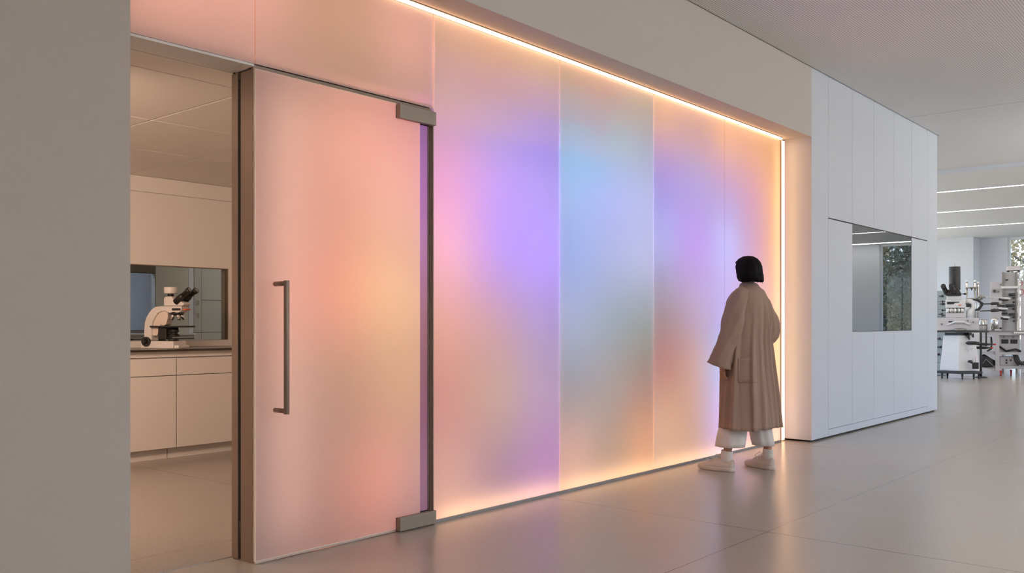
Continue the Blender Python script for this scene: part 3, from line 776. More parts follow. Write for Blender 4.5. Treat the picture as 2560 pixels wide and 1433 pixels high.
# coat: body and two wide sleeves
def interp(tab, z):
    for i in range(len(tab)-1):
        if tab[i][0] <= z <= tab[i+1][0]:
            t = (z - tab[i][0]) / (tab[i+1][0] - tab[i][0]); t = t*t*(3-2*t) if False else t
            return [a + (b-a)*t for a, b in zip(tab[i][1:], tab[i+1][1:])]
    return list(tab[-1][1:]) if z > tab[-1][0] else list(tab[0][1:])
CT = [(0.330, 0.280, 0.205, 0.008, 0.005), (0.55, 0.255, 0.190, 0.004, 0.005), (0.80, 0.225, 0.168, 0.0, 0.01), (1.00, 0.210, 0.150, 0.0, 0.005), (1.15, 0.208, 0.140, 0.0, -0.005), (1.28, 0.205, 0.125, 0.0, -0.012), (1.345, 0.185, 0.108, 0.0, -0.014), (1.385, 0.150, 0.092, 0.004, -0.012), (1.415, 0.105, 0.078, 0.008, -0.006), (1.428, 0.078, 0.070, 0.010, 0.0), (1.446, 0.066, 0.064, 0.011, 0.004)]
def coat_point(z, t, off=0.0):
    """A point of the coat surface at height z and angle t, folds included."""
    ax, ay, cx, cy = interp(CT, z)
    am = 0.14*max(0, min(1, (1.40-z)/0.5))
    c, s_ = math.cos(t), math.sin(t)
    fo = 0.45*math.sin(6*t + 0.6 + 1.0*math.sin(z*2.1)) + 0.35*math.sin(11*t + 2.0 + 1.3*z) + 0.25*math.sin(17*t - 1.0 - 2.2*z) + 0.18*math.sin(4*t + 7*z)
    fo += 0.9*(0.35 - abs(math.sin(4.5*t + 0.5*math.sin(3*z) + 0.9))) + 0.5*(0.35 - abs(math.sin(9.5*t - 1.4*z)))
    f = max(1 + am*fo, 0.95 - 0.02*math.sin(5*t))
    x = ax*math.copysign(abs(c)**0.92, c)*f; y = ay*math.copysign(abs(s_)**0.92, s_)*f
    if s_ < 0:       # centre back pleat and two long diagonal drapes
        y += 0.028*math.exp(-((x+0.01)/0.013)**2)*max(0, min(1, (1.33-z)/0.3))
        y -= 0.030*math.exp(-((x-0.09-0.10*(1.3-z))/0.018)**2)*max(0, min(1, (1.36-z)/0.2))
        y -= 0.026*math.exp(-((x-0.03-0.05*(1.3-z))/0.015)**2)*max(0, min(1, (1.30-z)/0.2))
    return (cx + x + off*c, cy + y + off*s_, z + (0.004*math.sin(3*t) if z < 0.34 else 0))
def coat():
    mb = MB(); n = 180; rings = []
    for i in range(47):
        z = 0.330 + (1.446-0.330)*i/46
        rings.append([coat_point(z, 2*math.pi*k/n) for k in range(n)])
    mb.loft(rings, cap0=False, cap1=False)
    def sleeve(pts, rad, ph):
        P = [Vector(p) for p in pts]
        path, rr = [], []
        m = 26
        for i in range(m+1):
            u = i/m*(len(P)-1); j = min(int(u), len(P)-2); t = u-j
            p0, p1, p2, p3 = P[max(j-1,0)], P[j], P[j+1], P[min(j+2, len(P)-1)]
            path.append(0.5*((2*p1) + (-p0+p2)*t + (2*p0-5*p1+4*p2-p3)*t*t + (-p0+3*p1-3*p2+p3)*t**3))
            rr.append(rad[j] + (rad[j+1]-rad[j])*t)
        rgs = []; nn = 40; ref = None
        for i, p in enumerate(path):
            tg_ = (path[min(i+1, m)] - path[max(i-1, 0)]).normalized()
            if ref is None: ref = Vector((0,1,0))
            a = (ref - tg_*ref.dot(tg_)).normalized(); ref = a; b = tg_.cross(a)
            ring = []
            for k in range(nn):
                t = 2*math.pi*k/nn
                f = 1 + 0.06*math.sin(3*t + i*0.35 + ph) + 0.05*math.sin(7*t - i*0.5 + ph) + 0.035*math.sin(i*1.25 + 2*t)
                ring.append(tuple(p + (a*math.cos(t) + b*math.sin(t))*rr[i]*f))
            rgs.append(ring)
        mb.loft(rgs, cap0=True, cap1=False)
    sleeve([(-0.110, -0.012, 1.365), (-0.178, -0.004, 1.315), (-0.212, 0.015, 1.19), (-0.232, 0.04, 1.05), (-0.252, 0.075, 0.93), (-0.258, 0.110, 0.815)], [0.060, 0.076, 0.080, 0.078, 0.080, 0.092], 0.3)
    sleeve([(0.110, -0.012, 1.365), (0.178, -0.008, 1.315), (0.222, -0.035, 1.20), (0.246, -0.062, 1.07), (0.226, 0.03, 0.985), (0.185, 0.125, 0.93)], [0.060, 0.076, 0.078, 0.078, 0.075, 0.078], 1.7)
    o = mb.build('coat', COAT, pr, solid=0.004)
    # patch pocket over the left hip, back vent, sleeve band
    pk = []
    for q in range(9):
        z = 0.69 + 0.185*q/8
        pk.append([coat_point(z, math.pi*(1.06 + 0.24*k/24), 0.006) for k in range(25)])
    pb = MB(); vs = [[pb.bm.verts.new(p) for p in r] for r in pk]
    for i in range(8):
        for j in range(24):
            f = pb.bm.faces.new((vs[i][j], vs[i][j+1], vs[i+1][j+1], vs[i+1][j])); f.smooth = True
    pb.build('pocket', COAT, o, solid=0.003)
    return o
coat()
# collar band
MB().loft([[(0.010 + r*math.cos(2*math.pi*k/40), 0.004 + r*0.97*math.sin(2*math.pi*k/40), z) for k in range(40)] for r, z in ((0.068, 1.430), (0.061, 1.452), (0.056, 1.453), (0.058, 1.430))], cap0=False, cap1=False).build('collar', COAT, pr)

# cropped trousers: two wide legs joined at the hips
def trouser():
    mb = MB()
    def leg(pts, rad, ph):
        rgs = []; nn = 48
        for i in range(21):
            u = i/20*(len(pts)-1); j = min(int(u), len(pts)-2); t = u-j
            p = Vector(pts[j]).lerp(Vector(pts[j+1]), t); rx = rad[j][0]+(rad[j+1][0]-rad[j][0])*t; ry = rad[j][1]+(rad[j+1][1]-rad[j][1])*t
            ring = []
            for k in range(nn):
                a = 2*math.pi*k/nn
                f = 1 + 0.035*math.sin(5*a + ph + i*0.15) + 0.03*math.sin(9*a - i*0.3 + ph) + 0.02*math.sin(2*a + i*0.9)
                ring.append((p.x + rx*math.cos(a)*f, p.y + ry*math.sin(a)*f, p.z))
            rgs.append(ring)
        mb.loft(rgs, cap0=True, cap1=False)
    leg([(-0.07, 0.0, 0.92), (-0.085, 0.02, 0.65), (-0.112, 0.055, 0.42), (-0.135, 0.088, 0.188)], [(0.085, 0.085), (0.098, 0.10), (0.100, 0.105), (0.108, 0.110)], 0.2)
    leg([(0.07, 0.0, 0.92), (0.09, -0.015, 0.65), (0.112, -0.03, 0.42), (0.122, -0.068, 0.186)], [(0.085, 0.085), (0.095, 0.095), (0.088, 0.092), (0.080, 0.085)], 1.4)
    return mb.build('trousers', TROUS, pr, solid=0.003)
trouser()

def shoe(name_pos, yaw):
    """Low white lace-up trainer with a sock; heel at the origin, toe along +y."""
    s = bpy.data.objects.new('shoe', None); COL.objects.link(s); s.parent = pr
    s.location = name_pos; s.scale = (1.06, 1.10, 1.04); s.rotation_euler = (0, 0, yaw)
    def outline(t):      # half width along the foot, 0 heel .. 1 toe
        return 0.034*math.sqrt(max(0, 1-((t-0.13)/0.13)**2)) if t < 0.13 else 0.034 + 0.014*math.sin((t-0.13)/0.62*math.pi/2) if t < 0.75 else 0.048*math.sqrt(max(0.0, 1-((t-0.75)/0.25)**2.2))
    Ln = 0.285; n = 26
    ts = [0.002] + [i/24 for i in range(1, 24)] + [0.998]
    def cx(t): return 0.010*math.sin(t*math.pi)*-1
    # sole
    rg = []
    for sc, z in ((0.96, 0.0), (1.03, 0.006), (1.03, 0.026), (1.0, 0.030)):
        L_ = [(cx(t)-outline(t)*sc-0.001, t*Ln*1.0 + (t-0.5)*0.008*(sc-0.96)*10, z + (0.010*max(0, (t-0.8)/0.2) if z < 0.01 else 0)) for t in ts]
        R_ = [(cx(t)+outline(t)*sc+0.001, t*Ln*1.0 + (t-0.5)*0.008*(sc-0.96)*10, z + (0.010*max(0, (t-0.8)/0.2) if z < 0.01 else 0)) for t in reversed(ts)]
        rg.append(L_ + R_)
    MB().loft(rg).build('sole', SOLE, s)
    # upper: cross sections from heel to toe
    secs = []
    for t in [0.006, 0.03, 0.07, 0.12, 0.18, 0.25, 0.32, 0.40, 0.48, 0.56, 0.64, 0.72, 0.80, 0.87, 0.93, 0.97, 0.993]:
        w = max(outline(t), 0.004)
        top = 0.088 if t < 0.10 else 0.088 - 0.016*(t-0.10)/0.12 if t < 0.22 else 0.072 + 0.034*(t-0.22)/0.12 if t < 0.34 else 0.106 - 0.048*(t-0.34)/0.34 if t < 0.68 else 0.058 - 0.012*(t-0.68)/0.2 if t < 0.88 else 0.046 - 0.016*((t-0.88)/0.12)**2
        ring = []
        for k in range(n):
            a = math.pi*k/(n-1)
            ca_, sa_ = math.cos(a), math.sin(a)
            x = w*0.97*math.copysign(abs(ca_)**0.75, ca_)*(1-0.30*(sa_**2)*min(1, top/0.09))
            ring.append((cx(t)+x, t*Ln, 0.026 + (top-0.026)*sa_**0.85))
        secs.append(ring + [(cx(t)-w*0.5, t*Ln, 0.024), (cx(t)+w*0.5, t*Ln, 0.024)])
    up_ = MB().loft(secs).build('upper', LEATH, s, sub=1)
    MB().prism([(0.0, 0.0)]*0 or [(-0.018, 0.055), (0.018, 0.055), (0.022, 0.128), (-0.022, 0.128)], 0.088, 0.094).build('tongue', LEATH, s, bevel=0.002).rotation_euler = (0, 0, 0)
    lc_ = MB()
    for i in range(5):
        t = 0.36 + 0.075*i; z = 0.109 - 0.010*i*1.05
        w = 0.021 + 0.0012*i
        lc_.tube([(cx(t)-w, t*Ln-0.004, z-0.010), (cx(t)-w*0.5, t*Ln, z-0.001), (cx(t), t*Ln+0.004, z+0.001), (cx(t)+w*0.5, t*Ln+0.008, z-0.002), (cx(t)+w, t*Ln+0.012, z-0.012)], 0.0022, 8)
    lc_.tube([(0.0, 0.105, 0.108), (0.018, 0.128, 0.118), (0.030, 0.150, 0.100), (0.024, 0.160, 0.086)], 0.0018, 8)
    lc_.tube([(0.0, 0.105, 0.108), (-0.018, 0.130, 0.120), (-0.032, 0.152, 0.098), (-0.028, 0.165, 0.084)], 0.0018, 8)
    lc_.build('laces', LACE, s)
    sk = []
    for z, r, y in ((0.060, 0.036, 0.062), (0.085, 0.040, 0.060), (0.100, 0.041, 0.060), (0.112, 0.038, 0.060), (0.122, 0.0395, 0.059), (0.136, 0.0375, 0.058), (0.150, 0.0385, 0.057), (0.153, 0.034, 0.057)):
        sk.append([(r*0.86*math.cos(2*math.pi*k/32)*(1+0.012*math.sin(k*2.1)), y + r*1.12*math.sin(2*math.pi*k/32), z + 0.006*math.sin(2*math.pi*k/32 + z*40)) for k in range(32)])
    MB().loft(sk).build('sock', SOCK, s, sub=1)
    return s
shoe((6.372-PX, 3.205-PY, 0.0), R(-3))
shoe((6.655-PX, 3.015-PY, 0.0), R(-24))
# ------------------------------------------------------------------ laboratory equipment in the far hall
WEN = mat('white_enamel', (0.80, 0.79, 0.80), 0.35, spec=0.5)
LIL = mat('pale_grey_enamel', (0.66, 0.62, 0.64), 0.45)
PANELG = mat('instrument_grey', (0.42, 0.41, 0.42), 0.5)
DKG = mat('graphite', (0.03, 0.028, 0.027), 0.4)
SATIN = mat('satin_steel', (0.62, 0.60, 0.57), 0.22, metal=1.0)
MIDM = mat('dull_metal', (0.30, 0.28, 0.25), 0.4, metal=0.6)
TEAL = mat('teal_grey', (0.42, 0.49, 0.50), 0.4)
RED = mat('red_castor', (0.55, 0.03, 0.02), 0.5)
BENCHT = mat('bench_top', (0.22, 0.22, 0.21), 0.35)
BENCHF = mat('bench_frame', (0.58, 0.56, 0.57), 0.45)
AX = R(40.5 - 90 - 27)                         # the rigs stand square to the sight line down the hall
def site(d, lat):
    a = R(40.5)
    return (d*math.cos(a) + lat*math.sin(a), d*math.sin(a) - lat*math.cos(a), 0.0)
def castor(parent, x, y, m=DKG, r=0.042, hub=CHROME):
    c = MB().cyl((x-0.016, y, r), (x+0.016, y, r), r, n=20).build('castor', m, parent, bevel=0.004)
    MB().cyl((x-0.018, y, r), (x+0.018, y, r), r*0.5, n=16).build('hub', hub, c)
    MB().prism([(x-0.022, r), (x+0.022, r), (x+0.022, r*2+0.02), (x-0.022, r*2+0.02)], y-0.010, y+0.030).build('fork', m, c)
    return c
def arm_knob(parent, p, q, m=DKG, r=0.022, name='side_knob'):
    p, q = Vector(p), Vector(q)
    return MB().tube([p, p.lerp(q, 0.55), p.lerp(q, 0.62), q], [r*0.35, r*0.4, r, r*0.9], 14).build(name, m, parent)

K = 120.4
def ux(u, k=K, c=2395): return (u - c)/k
def vz(v, k=K): return 1.14 + (808 - v)/k

# --- A: tall inverted microscope on a castor plinth
A = thing('microscope_workstation', 'tall white microscope workstation with a black camera tube on a wheeled plinth', 'microscope', site(18.55, 1115/2263*18.55), AX)
pl = MB().loft([[(-0.44, 0.05, z), (0.03, -0.22, z), (0.50, 0.10, z), (0.06, 0.50, z)] for z in (0.105, 0.155)], smooth=False).build('plinth', DKG, A, bevel=0.006)
for x, y in ((-0.33, 0.03), (-0.22, 0.16), (0.09, -0.14), (0.32, 0.02), (0.42, 0.10)): castor(A, x, y)
MB().loft([[(-0.39, 0.05, 0.158), (0.02, -0.18, 0.158), (0.45, 0.10, 0.158), (0.06, 0.42, 0.158)], [(-0.34, 0.03, 0.55), (0.035, -0.17, 0.55), (0.40, 0.10, 0.55), (0.06, 0.38, 0.55)], [(-0.31, 0.02, 0.895), (0.055, -0.155, 0.895), (0.335, 0.08, 0.895), (0.06, 0.34, 0.895)]], smooth=False).build('pedestal', WEN, A, bevel=0.02)
MB().loft([[(-0.27, 0.0, 0.895), (0.06, -0.14, 0.895), (0.28, 0.06, 0.895), (0.06, 0.30, 0.895)], [(-0.27, 0.0, 0.945), (0.06, -0.14, 0.945), (0.28, 0.06, 0.945), (0.06, 0.30, 0.945)]], smooth=False).build('neck_plate', DKG, A)
MB().loft([[(-0.50, -0.02, z), (0.10, -0.30, z), (0.62, -0.05, z), (0.62, 0.30, z), (-0.30, 0.42, z)] for z in (0.950, 0.985)], smooth=False).build('table_plate', DKG, A, bevel=0.004)
box(-0.43, 0.425, -0.10, 0.26, 0.987, 1.245).build('stage_housing', LIL, A, bevel=0.012)
MB().lathe([(0.125, 0), (0.135, 0.012), (0.13, 0.035), (0.05, 0.05)], (0.03, -0.17, 0.987), 32).build('stage_insert', MIDM, A)
MB().tube([(-0.22, -0.105, 1.10), (-0.06, -0.13, 1.165), (0.12, -0.13, 1.160), (0.24, -0.105, 1.11)], 0.022, 12).build('curved_rail', WEN, A)
box(-0.19, -0.10, -0.125, -0.10, 1.155, 1.18).build('latch', DKG, A, bevel=0.003)
for x, z in ((-0.33, 1.12), (0.20, 1.19), (0.31, 1.16)): MB().cyl((x, -0.13, z), (x, -0.10, z), 0.018).build('stage_knob', MIDM, A)
box(-0.25, 0.145, -0.09, 0.16, 1.248, 1.345).build('nosepiece_housing', LIL, A, bevel=0.01)
box(-0.255, 0.150, -0.09, 0.18, 1.448, 1.625).build('tube_body', WEN, A, bevel=0.018)
box(-0.245, 0.14, -0.02, 0.17, 1.346, 1.447).build('column', WEN, A, bevel=0.008)
for i, x in enumerate((-0.20, -0.13, -0.06, 0.015, 0.085)):
    MB().lathe([(0.026, 0), (0.036, 0.02), (0.036, 0.08), (0.030, 0.097)], (x, -0.06 - 0.02*(i == 2), 1.348), 18).build('objective', SATIN, A)
MB().prism([(-0.225, 1.525), (-0.09, 1.525), (-0.06, 1.555), (0.03, 1.56), (0.03, 1.575), (-0.225, 1.575)], -0.096, -0.085).build('slot_plate', DKG, A, bevel=0.003)
box(0.005, 0.07, -0.096, -0.088, 1.498, 1.517).build('red_tab', ORANGE, A)
box(-0.225, 0.09, -0.08, 0.16, 1.626, 1.70).build('upper_tube', WEN, A, bevel=0.02)
MB().loft([[(-0.25, -0.16, 1.70), (0.07, -0.10, 1.70), (0.07, 0.14, 1.70), (-0.22, 0.14, 1.70)], [(-0.27, -0.17, 1.76), (0.06, -0.12, 1.76), (0.06, 0.12, 1.76), (-0.21, 0.12, 1.76)], [(-0.20, -0.10, 1.83), (0.02, -0.10, 1.83), (0.03, 0.10, 1.83), (-0.16, 0.10, 1.83)]], smooth=False).build('binocular_head', DKG, A, bevel=0.015)
for x in (-0.29, -0.125):
    e = MB().tube([(x+0.05, -0.10, 1.765), (x+0.02, -0.20, 1.83), (x, -0.27, 1.875)], [0.055, 0.05, 0.048], 18).build('eyepiece_tube', DKG, A)
    MB().tube([(x, -0.272, 1.876), (x-0.008, -0.31, 1.898)], [0.056, 0.050], 18).build('eyepiece', BLK, e)
MB().cyl((-0.07, 0.06, 1.82), (-0.07, 0.06, 2.30), 0.122, n=40).build('camera_tube', DKG, A, bevel=0.006)
MB().cyl((-0.065, 0.06, 2.30), (-0.065, 0.06, 2.36), 0.004, n=8).build('pin', MIDM, A)
arm_knob(A, (0.06, -0.02, 1.735), (0.165, -0.02, 1.735), r=0.022)
MB().tube([(0.15, 0.0, 1.58), (0.24, 0.0, 1.58), (0.29, 0.0, 1.53), (0.29, 0.0, 1.45), (0.25, 0.0, 1.39), (0.24, 0.0, 1.26)], [0.05, 0.055, 0.045, 0.045, 0.06, 0.08], 16).build('lamp_arm', WEN, A)
box(0.165, 0.265, -0.07, 0.02, 1.465, 1.53).build('lamp_port', DKG, A, bevel=0.004)
MB().tube([(0.30, 0.03, 1.62), (0.40, 0.03, 1.61), (0.50, 0.03, 1.53), (0.42, 0.03, 1.42), (0.34, 0.03, 1.40)], [0.012, 0.03, 0.035, 0.03, 0.012], 12).build('focus_bracket', DKG, A)
for z in (1.525, 1.385):
    arm_knob(A, (0.44, 0.0, z), (0.82, -0.02, z+0.012), r=0.030)
    MB().tube([(0.42, 0.02, z-0.005), (0.70, 0.0, z-0.002)], 0.013, 10).build('lever', WEN, A)
for z in (1.585, 1.535, 1.40, 1.30): arm_knob(A, (-0.26, -0.02, z), (-0.335, -0.02, z), r=0.024)
b1 = arm_knob(A, (0.18, -0.15, 0.74), (0.43, -0.16, 0.73), r=0.035, name='handle_bar')
MB().tube([(0.16, -0.16, 0.735), (0.20, -0.18, 0.735), (0.36, -0.18, 0.735), (0.40, -0.18, 0.735)], [0.015, 0.036, 0.036, 0.015], 14).build('grip', DKG, A)
MB().tube([(0.20, -0.12, 0.59), (0.24, -0.14, 0.64), (0.30, -0.14, 0.63), (0.24, -0.14, 0.58), (0.30, -0.16, 0.50), (0.30, -0.16, 0.36)], 0.016, 10).build('hose', WEN, A)
MB().tube([(0.20, -0.16, 0.36), (0.25, -0.18, 0.365), (0.29, -0.18, 0.34)], [0.02, 0.03, 0.03], 12).box(0.285, 0.42, -0.21, -0.10, 0.215, 0.345).build('foot_pedal', DKG, A, bevel=0.012)
MB().cyl((0.35, -0.15, 0.34), (0.35, -0.15, 0.45), 0.004, n=8).build('pedal_wire', RED, A)
MB().tube([(0.185, -0.07, 0.93), (0.21, -0.09, 0.86), (0.235, -0.09, 0.80)], [0.035, 0.03, 0.012], 12).build('bracket', DKG, A)
MB().tube([(0.305, -0.12, 0.93), (0.305, -0.12, 0.87), (0.305, -0.12, 0.845)], [0.012, 0.020, 0.012], 12).build('hook', DKG, A)

# --- B: black stand with clamps between machine and bench
Bs = thing('clamp_stand', 'black upright stand with cross clamps right of the wheeled microscope plinth', 'stand', site(18.9, 1172/2263*18.9), AX)
MB().tube([(0, 0, 0.0), (0, 0, 0.965)], 0.026, 14).build('post', DKG, Bs)
MB().tube([(0.11, 0, 0.66), (0.11, 0, 0.965)], 0.018, 12).build('second_post', DKG, Bs)
MB().lathe([(0.14, 0.0), (0.14, 0.018), (0.04, 0.03)], n=24).build('foot', DKG, Bs)
for x0, x1, z in ((-0.13, 0.26, 0.70), (-0.18, 0.20, 0.625)):
    c = MB().tube([(x0, -0.03, z), (x0*0.3, -0.03, z), (0.08, -0.03, z), (x1, -0.03, z)], [0.010, 0.028, 0.030, 0.010], 12).build('clamp', DKG, Bs)
    MB().cyl((x1, -0.03, z), (x1+0.05, -0.03, z), 0.016).build('tip', RED, c)

# --- C: steel post rig behind the machine
Cr = thing('post_rig', 'rig of three steel posts with crossbars behind the white microscope workstation', 'rig', site(19.4, 1150/2263*19.4), AX)
kc = 2263/19.4
def xr(u): return (u - 2430)/kc
for u, v0 in ((2417, 706), (2437.5, 706), (2445, 710)):
    p = MB().tube([(xr(u), 0, 0.985), (xr(u), 0, vz(v0, kc))], 0.026, 18).build('post', SATIN, Cr)
    MB().lathe([(0.030, 0), (0.030, 0.03), (0.018, 0.045)], (xr(u), 0, vz(v0, kc)), 18).build('post_cap', WEN, p)
for v, r in ((720, 0.016), (747.5, 0.012)):
    MB().tube([(xr(2414), -0.03, vz(v, kc)), (xr(2446), -0.03, vz(v-1, kc))], r, 12).build('crossbar', MIDM, Cr)
arm_knob(Cr, (xr(2426), -0.06, vz(721, kc)), (xr(2431), -0.06, vz(724, kc)), r=0.03, name='clamp_knob')
MB().tube([(xr(2446), -0.02, vz(749, kc)), (xr(2455), -0.02, vz(745, kc))], [0.03, 0.04], 14).tube([(xr(2451), -0.03, vz(746, kc)), (xr(2457), -0.03, vz(739, kc))], [0.05, 0.034], 14).build('joint_head', MIDM, Cr)
MB().tube([(xr(2457), -0.02, vz(744.5, kc)), (xr(2508), -0.02, vz(745, kc))], 0.010, 10).build('long_arm', SATIN, Cr)
box(xr(2405), xr(2452), -0.10, 0.10, 0.0, 0.98).build('cabinet_base', WEN, Cr, bevel=0.01)

# --- D: teal cabinet at the left edge
Dc = thing('equipment_cabinet', 'teal grey equipment cabinet with black knobs half hidden by the white wall end', 'cabinet', site(19.6, 1064/2263*19.6), AX)
kd = 2263/19.6
box(-0.25, 0.195, 0.0, 0.45, 0.02, vz(727, kd)).build('housing', TEAL, Dc, bevel=0.008)
for i in range(9):
    z = 0.28 + i*0.165
    box(-0.24, 0.185, -0.004, 0.0, z, z+0.012).build('shelf_line', MIDM, Dc)
for i, (x, z) in enumerate(((0.08, 1.72), (0.10, 1.55), (0.07, 1.33), (0.09, 1.16), (0.02, 0.80), (0.04, 0.62), (0.0, 0.46))):
    arm_knob(Dc, (x-0.05, -0.03, z), (x+0.05, -0.035, z+0.006), r=0.026)

# --- E: long bench on red castors
db = 19.7; kb = 2263/db
E = thing('lab_bench', 'long grey laboratory bench on red castors carrying steel canisters', 'bench', site(db, 1170/2263*db), AX)
def xb(u): return (u - 2450)/kb
def zb(v): return 1.14 + (808 - v)/kb
TOPZ = zb(826.5)
box(xb(2444), xb(2640), -0.05, 0.46, TOPZ-0.03, TOPZ).build('bench_top', BENCHT, E, bevel=0.003)
box(xb(2458), xb(2640), -0.035, 0.0, TOPZ-0.10, TOPZ-0.035).build('front_rail', BENCHF, E, bevel=0.003)
box(xb(2532), xb(2640), -0.16, -0.04, TOPZ-0.062, TOPZ-0.03).build('pull_out_shelf', WEN, E, bevel=0.003)
for u in (2492.5, 2600):
    box(xb(u)-0.042, xb(u)+0.042, -0.03, 0.05, 0.11, TOPZ-0.10).build('leg', BENCHF, E, bevel=0.004)
    box(xb(u)-0.03, xb(u)+0.03, 0.38, 0.44, 0.11, TOPZ-0.03).build('leg', BENCHF, E, bevel=0.004)
box(xb(2446), xb(2640), 0.02, 0.45, zb(886), zb(880)).build('shelf', BENCHF, E, bevel=0.003)
box(xb(2455), xb(2640), 0.06, 0.44, zb(921), zb(914)).build('lower_shelf', BENCHF, E, bevel=0.003)
box(xb(2462), xb(2498), 0.05, 0.14, 0.105, 0.15).build('foot_bar', WEN, E, bevel=0.004)
for u, y in ((2501, 0.02), (2527, 0.40), (2596, 0.02)): castor(E, xb(u), y, RED, 0.05, RED)

cans = [('tall polished steel dome flask standing on the bench left of the white beaker', 2455.5, 0.24, 0.068, 0.235), ('slimmer polished steel dome flask behind the first flask on the bench', 2463.5, 0.36, 0.055, 0.235), ('wide polished steel dome flask right of the white beaker on the bench', 2486.5, 0.24, 0.090, 0.275)]
def flask(lab_, u, y, r, h):
    p = site(db, 1170/2263*db); a = AX
    x = xb(u)*0.9
    t = thing('steel_flask', lab_, 'flask', (p[0]+x*math.cos(a)-y*math.sin(a), p[1]+x*math.sin(a)+y*math.cos(a), TOPZ), a, 'polished steel dome flasks on the bench')
    MB().lathe([(r, 0.0), (r, h*0.62), (r*0.96, h*0.76), (r*0.80, h*0.90), (r*0.45, h*0.985), (0.0, h)], n=30).build('body', SATIN, t, smooth=True)
    MB().lathe([(r*1.05, 0.0), (r*1.05, h*0.05), (r, h*0.06)], n=30).build('foot_ring', MIDM, t)
    MB().tube([(-r*0.5, 0, h*0.96), (-r*0.4, 0, h*1.06), (r*0.4, 0, h*1.06), (r*0.5, 0, h*0.96)], 0.007, 8).build('carry_handle', SATIN, t)
def on_bench(x, y, z=TOPZ, d=db, c=1170):
    p = site(d, c/2263*d); x = x*0.9
    return (p[0]+x*math.cos(AX)-y*math.sin(AX), p[1]+x*math.sin(AX)+y*math.cos(AX), z)
for c in cans: flask(*c)
t = thing('glass_beaker', 'low clear ribbed jar standing at the left end of the bench under the flasks', 'jar', on_bench(xb(2456), 0.06), AX)
MB().lathe([(0.09, 0), (0.095, 0.01), (0.095, 0.10), (0.09, 0.11)], n=28).build('jar', mat('smoked_jar', (0.42, 0.40, 0.39), 0.2, spec=0.8), t)
MB().lathe([(0.098, 0.112), (0.098, 0.125), (0.05, 0.132)], n=28).build('lid', MIDM, t)
t = thing('white_beaker', 'small white beaker standing between the steel flasks on the bench', 'beaker', on_bench(xb(2473), -0.01), AX)
MB().lathe([(0.040, 0), (0.044, 0.005), (0.044, 0.135), (0.047, 0.140), (0.040, 0.140), (0.038, 0.01)], n=24).build('beaker', WEN, t)
MB().tube([(0.043, 0, 0.115), (0.075, 0, 0.10), (0.07, 0, 0.04), (0.043, 0, 0.03)], 0.006, 8).build('handle', WEN, t)
t = thing('sample_tray', 'flat white tray lying on the bench beside the wide steel flask', 'tray', on_bench(xb(2494), -0.03), AX)
box(-0.07, 0.07, 0, 0.10, 0.0, 0.03).build('tray', WEN, t, bevel=0.004)
MB().cyl((0.055, -0.01, 0.032), (0.055, -0.01, 0.07), 0.028).build('knob', DKG, t)

# --- F: tall instrument rack with clamps, white box on top, grey back panel
dr = 20.42; kr = 2263/dr
def xk(u): return (u - 2524)/kr
def zk(v): return 1.14 + (808 - v)/kr
RK = thing('instrument_rack', 'tall grey instrument rack with two posts and stacked black clamps behind the bench', 'rack', site(dr, 1244/2263*dr), AX)
box(xk(2509), xk(2541), 0.02, 0.10, TOPZ-0.1, zk(681)).build('rack_panel', PANELG, RK, bevel=0.004)
for u in (2507.5, 2541):
    box(xk(u)-0.022, xk(u)+0.022, -0.02, 0.05, 0.0, zk(680)).build('post', MIDM, RK, bevel=0.003)
box(xk(2544), xk(2549), -0.01, 0.04, 0.0, zk(700)).build('pale_post', WEN, RK, bevel=0.003)
box(xk(2504), xk(2544), -0.06, 0.06, zk(721.5), zk(716)).build('shelf', WEN, RK, bevel=0.004)
for u0, u1, v, m in ((2498, 2526, 747, WEN), (2494, 2520, 773, WEN), (2503, 2524, 794.5, WEN), (2494, 2512, 762, MIDM)):
    c = MB().tube([(xk(u0), -0.10, zk(v)), (xk(u0)+0.05, -0.10, zk(v-1)), (xk(u1)-0.05, -0.10, zk(v-0.5)), (xk(u1), -0.10, zk(v))], [0.018, 0.026, 0.024, 0.016], 12).build('clamp_arm', m, RK)
    MB().tube([(xk(u0)-0.01, -0.115, zk(v+1)), (xk(u0)+0.07, -0.115, zk(v+3)), (xk(u0)+0.16, -0.115, zk(v+4)), (xk(u1)-0.04, -0.115, zk(v+3.5))], [0.030, 0.022, 0.020, 0.012], 12).build('clamp_jaw', DKG, c)
for u0, u1, v, r in ((2521, 2537, 737.5, 0.036), (2530, 2537, 745.5, 0.022), (2531, 2537, 756, 0.022), (2514, 2537, 764.5, 0.030), (2530, 2537, 772.5, 0.026), (2521, 2537, 786.5, 0.030), (2530, 2537, 793, 0.026), (2504, 2519, 784, 0.024), (2513, 2521, 700.5, 0.016), (2532, 2537, 803, 0.02)):
    MB().tube([(xk(u0), -0.06, zk(v+1)), (xk(u0+2), -0.06, zk(v)), (xk(u1), -0.06, zk(v-0.5))], [r*0.6, r, r*0.9], 12).build('clamp', DKG, RK)
BP = thing('gauge_board', 'wide grey instrument board with round gauges standing behind the tall rack', 'board', site(21.0, 1215/2263*21.0), AX)
kp = 2263/21.0
def xp(u): return (u - 2495)/kp
def zp(v): return 1.14 + (808 - v)/kp
box(xp(2476), xp(2513), 0.0, 0.08, 0.0, zp(704.5)).build('panel', LIL, BP, bevel=0.004)
box(xp(2550), xp(2640), 0.0, 0.08, 0.0, zp(704)).build('panel', LIL, BP, bevel=0.004)
for u, v, r in ((2486, 728, 0.042), (2486, 775, 0.042)):
    gq = MB().cyl((xp(u), -0.035, zp(v)), (xp(u), 0.0, zp(v)), r, n=24).build('gauge', MIDM, BP)
    MB().cyl((xp(u), -0.045, zp(v)), (xp(u), -0.035, zp(v)), r*0.5).build('gauge_dial', DKG, gq)
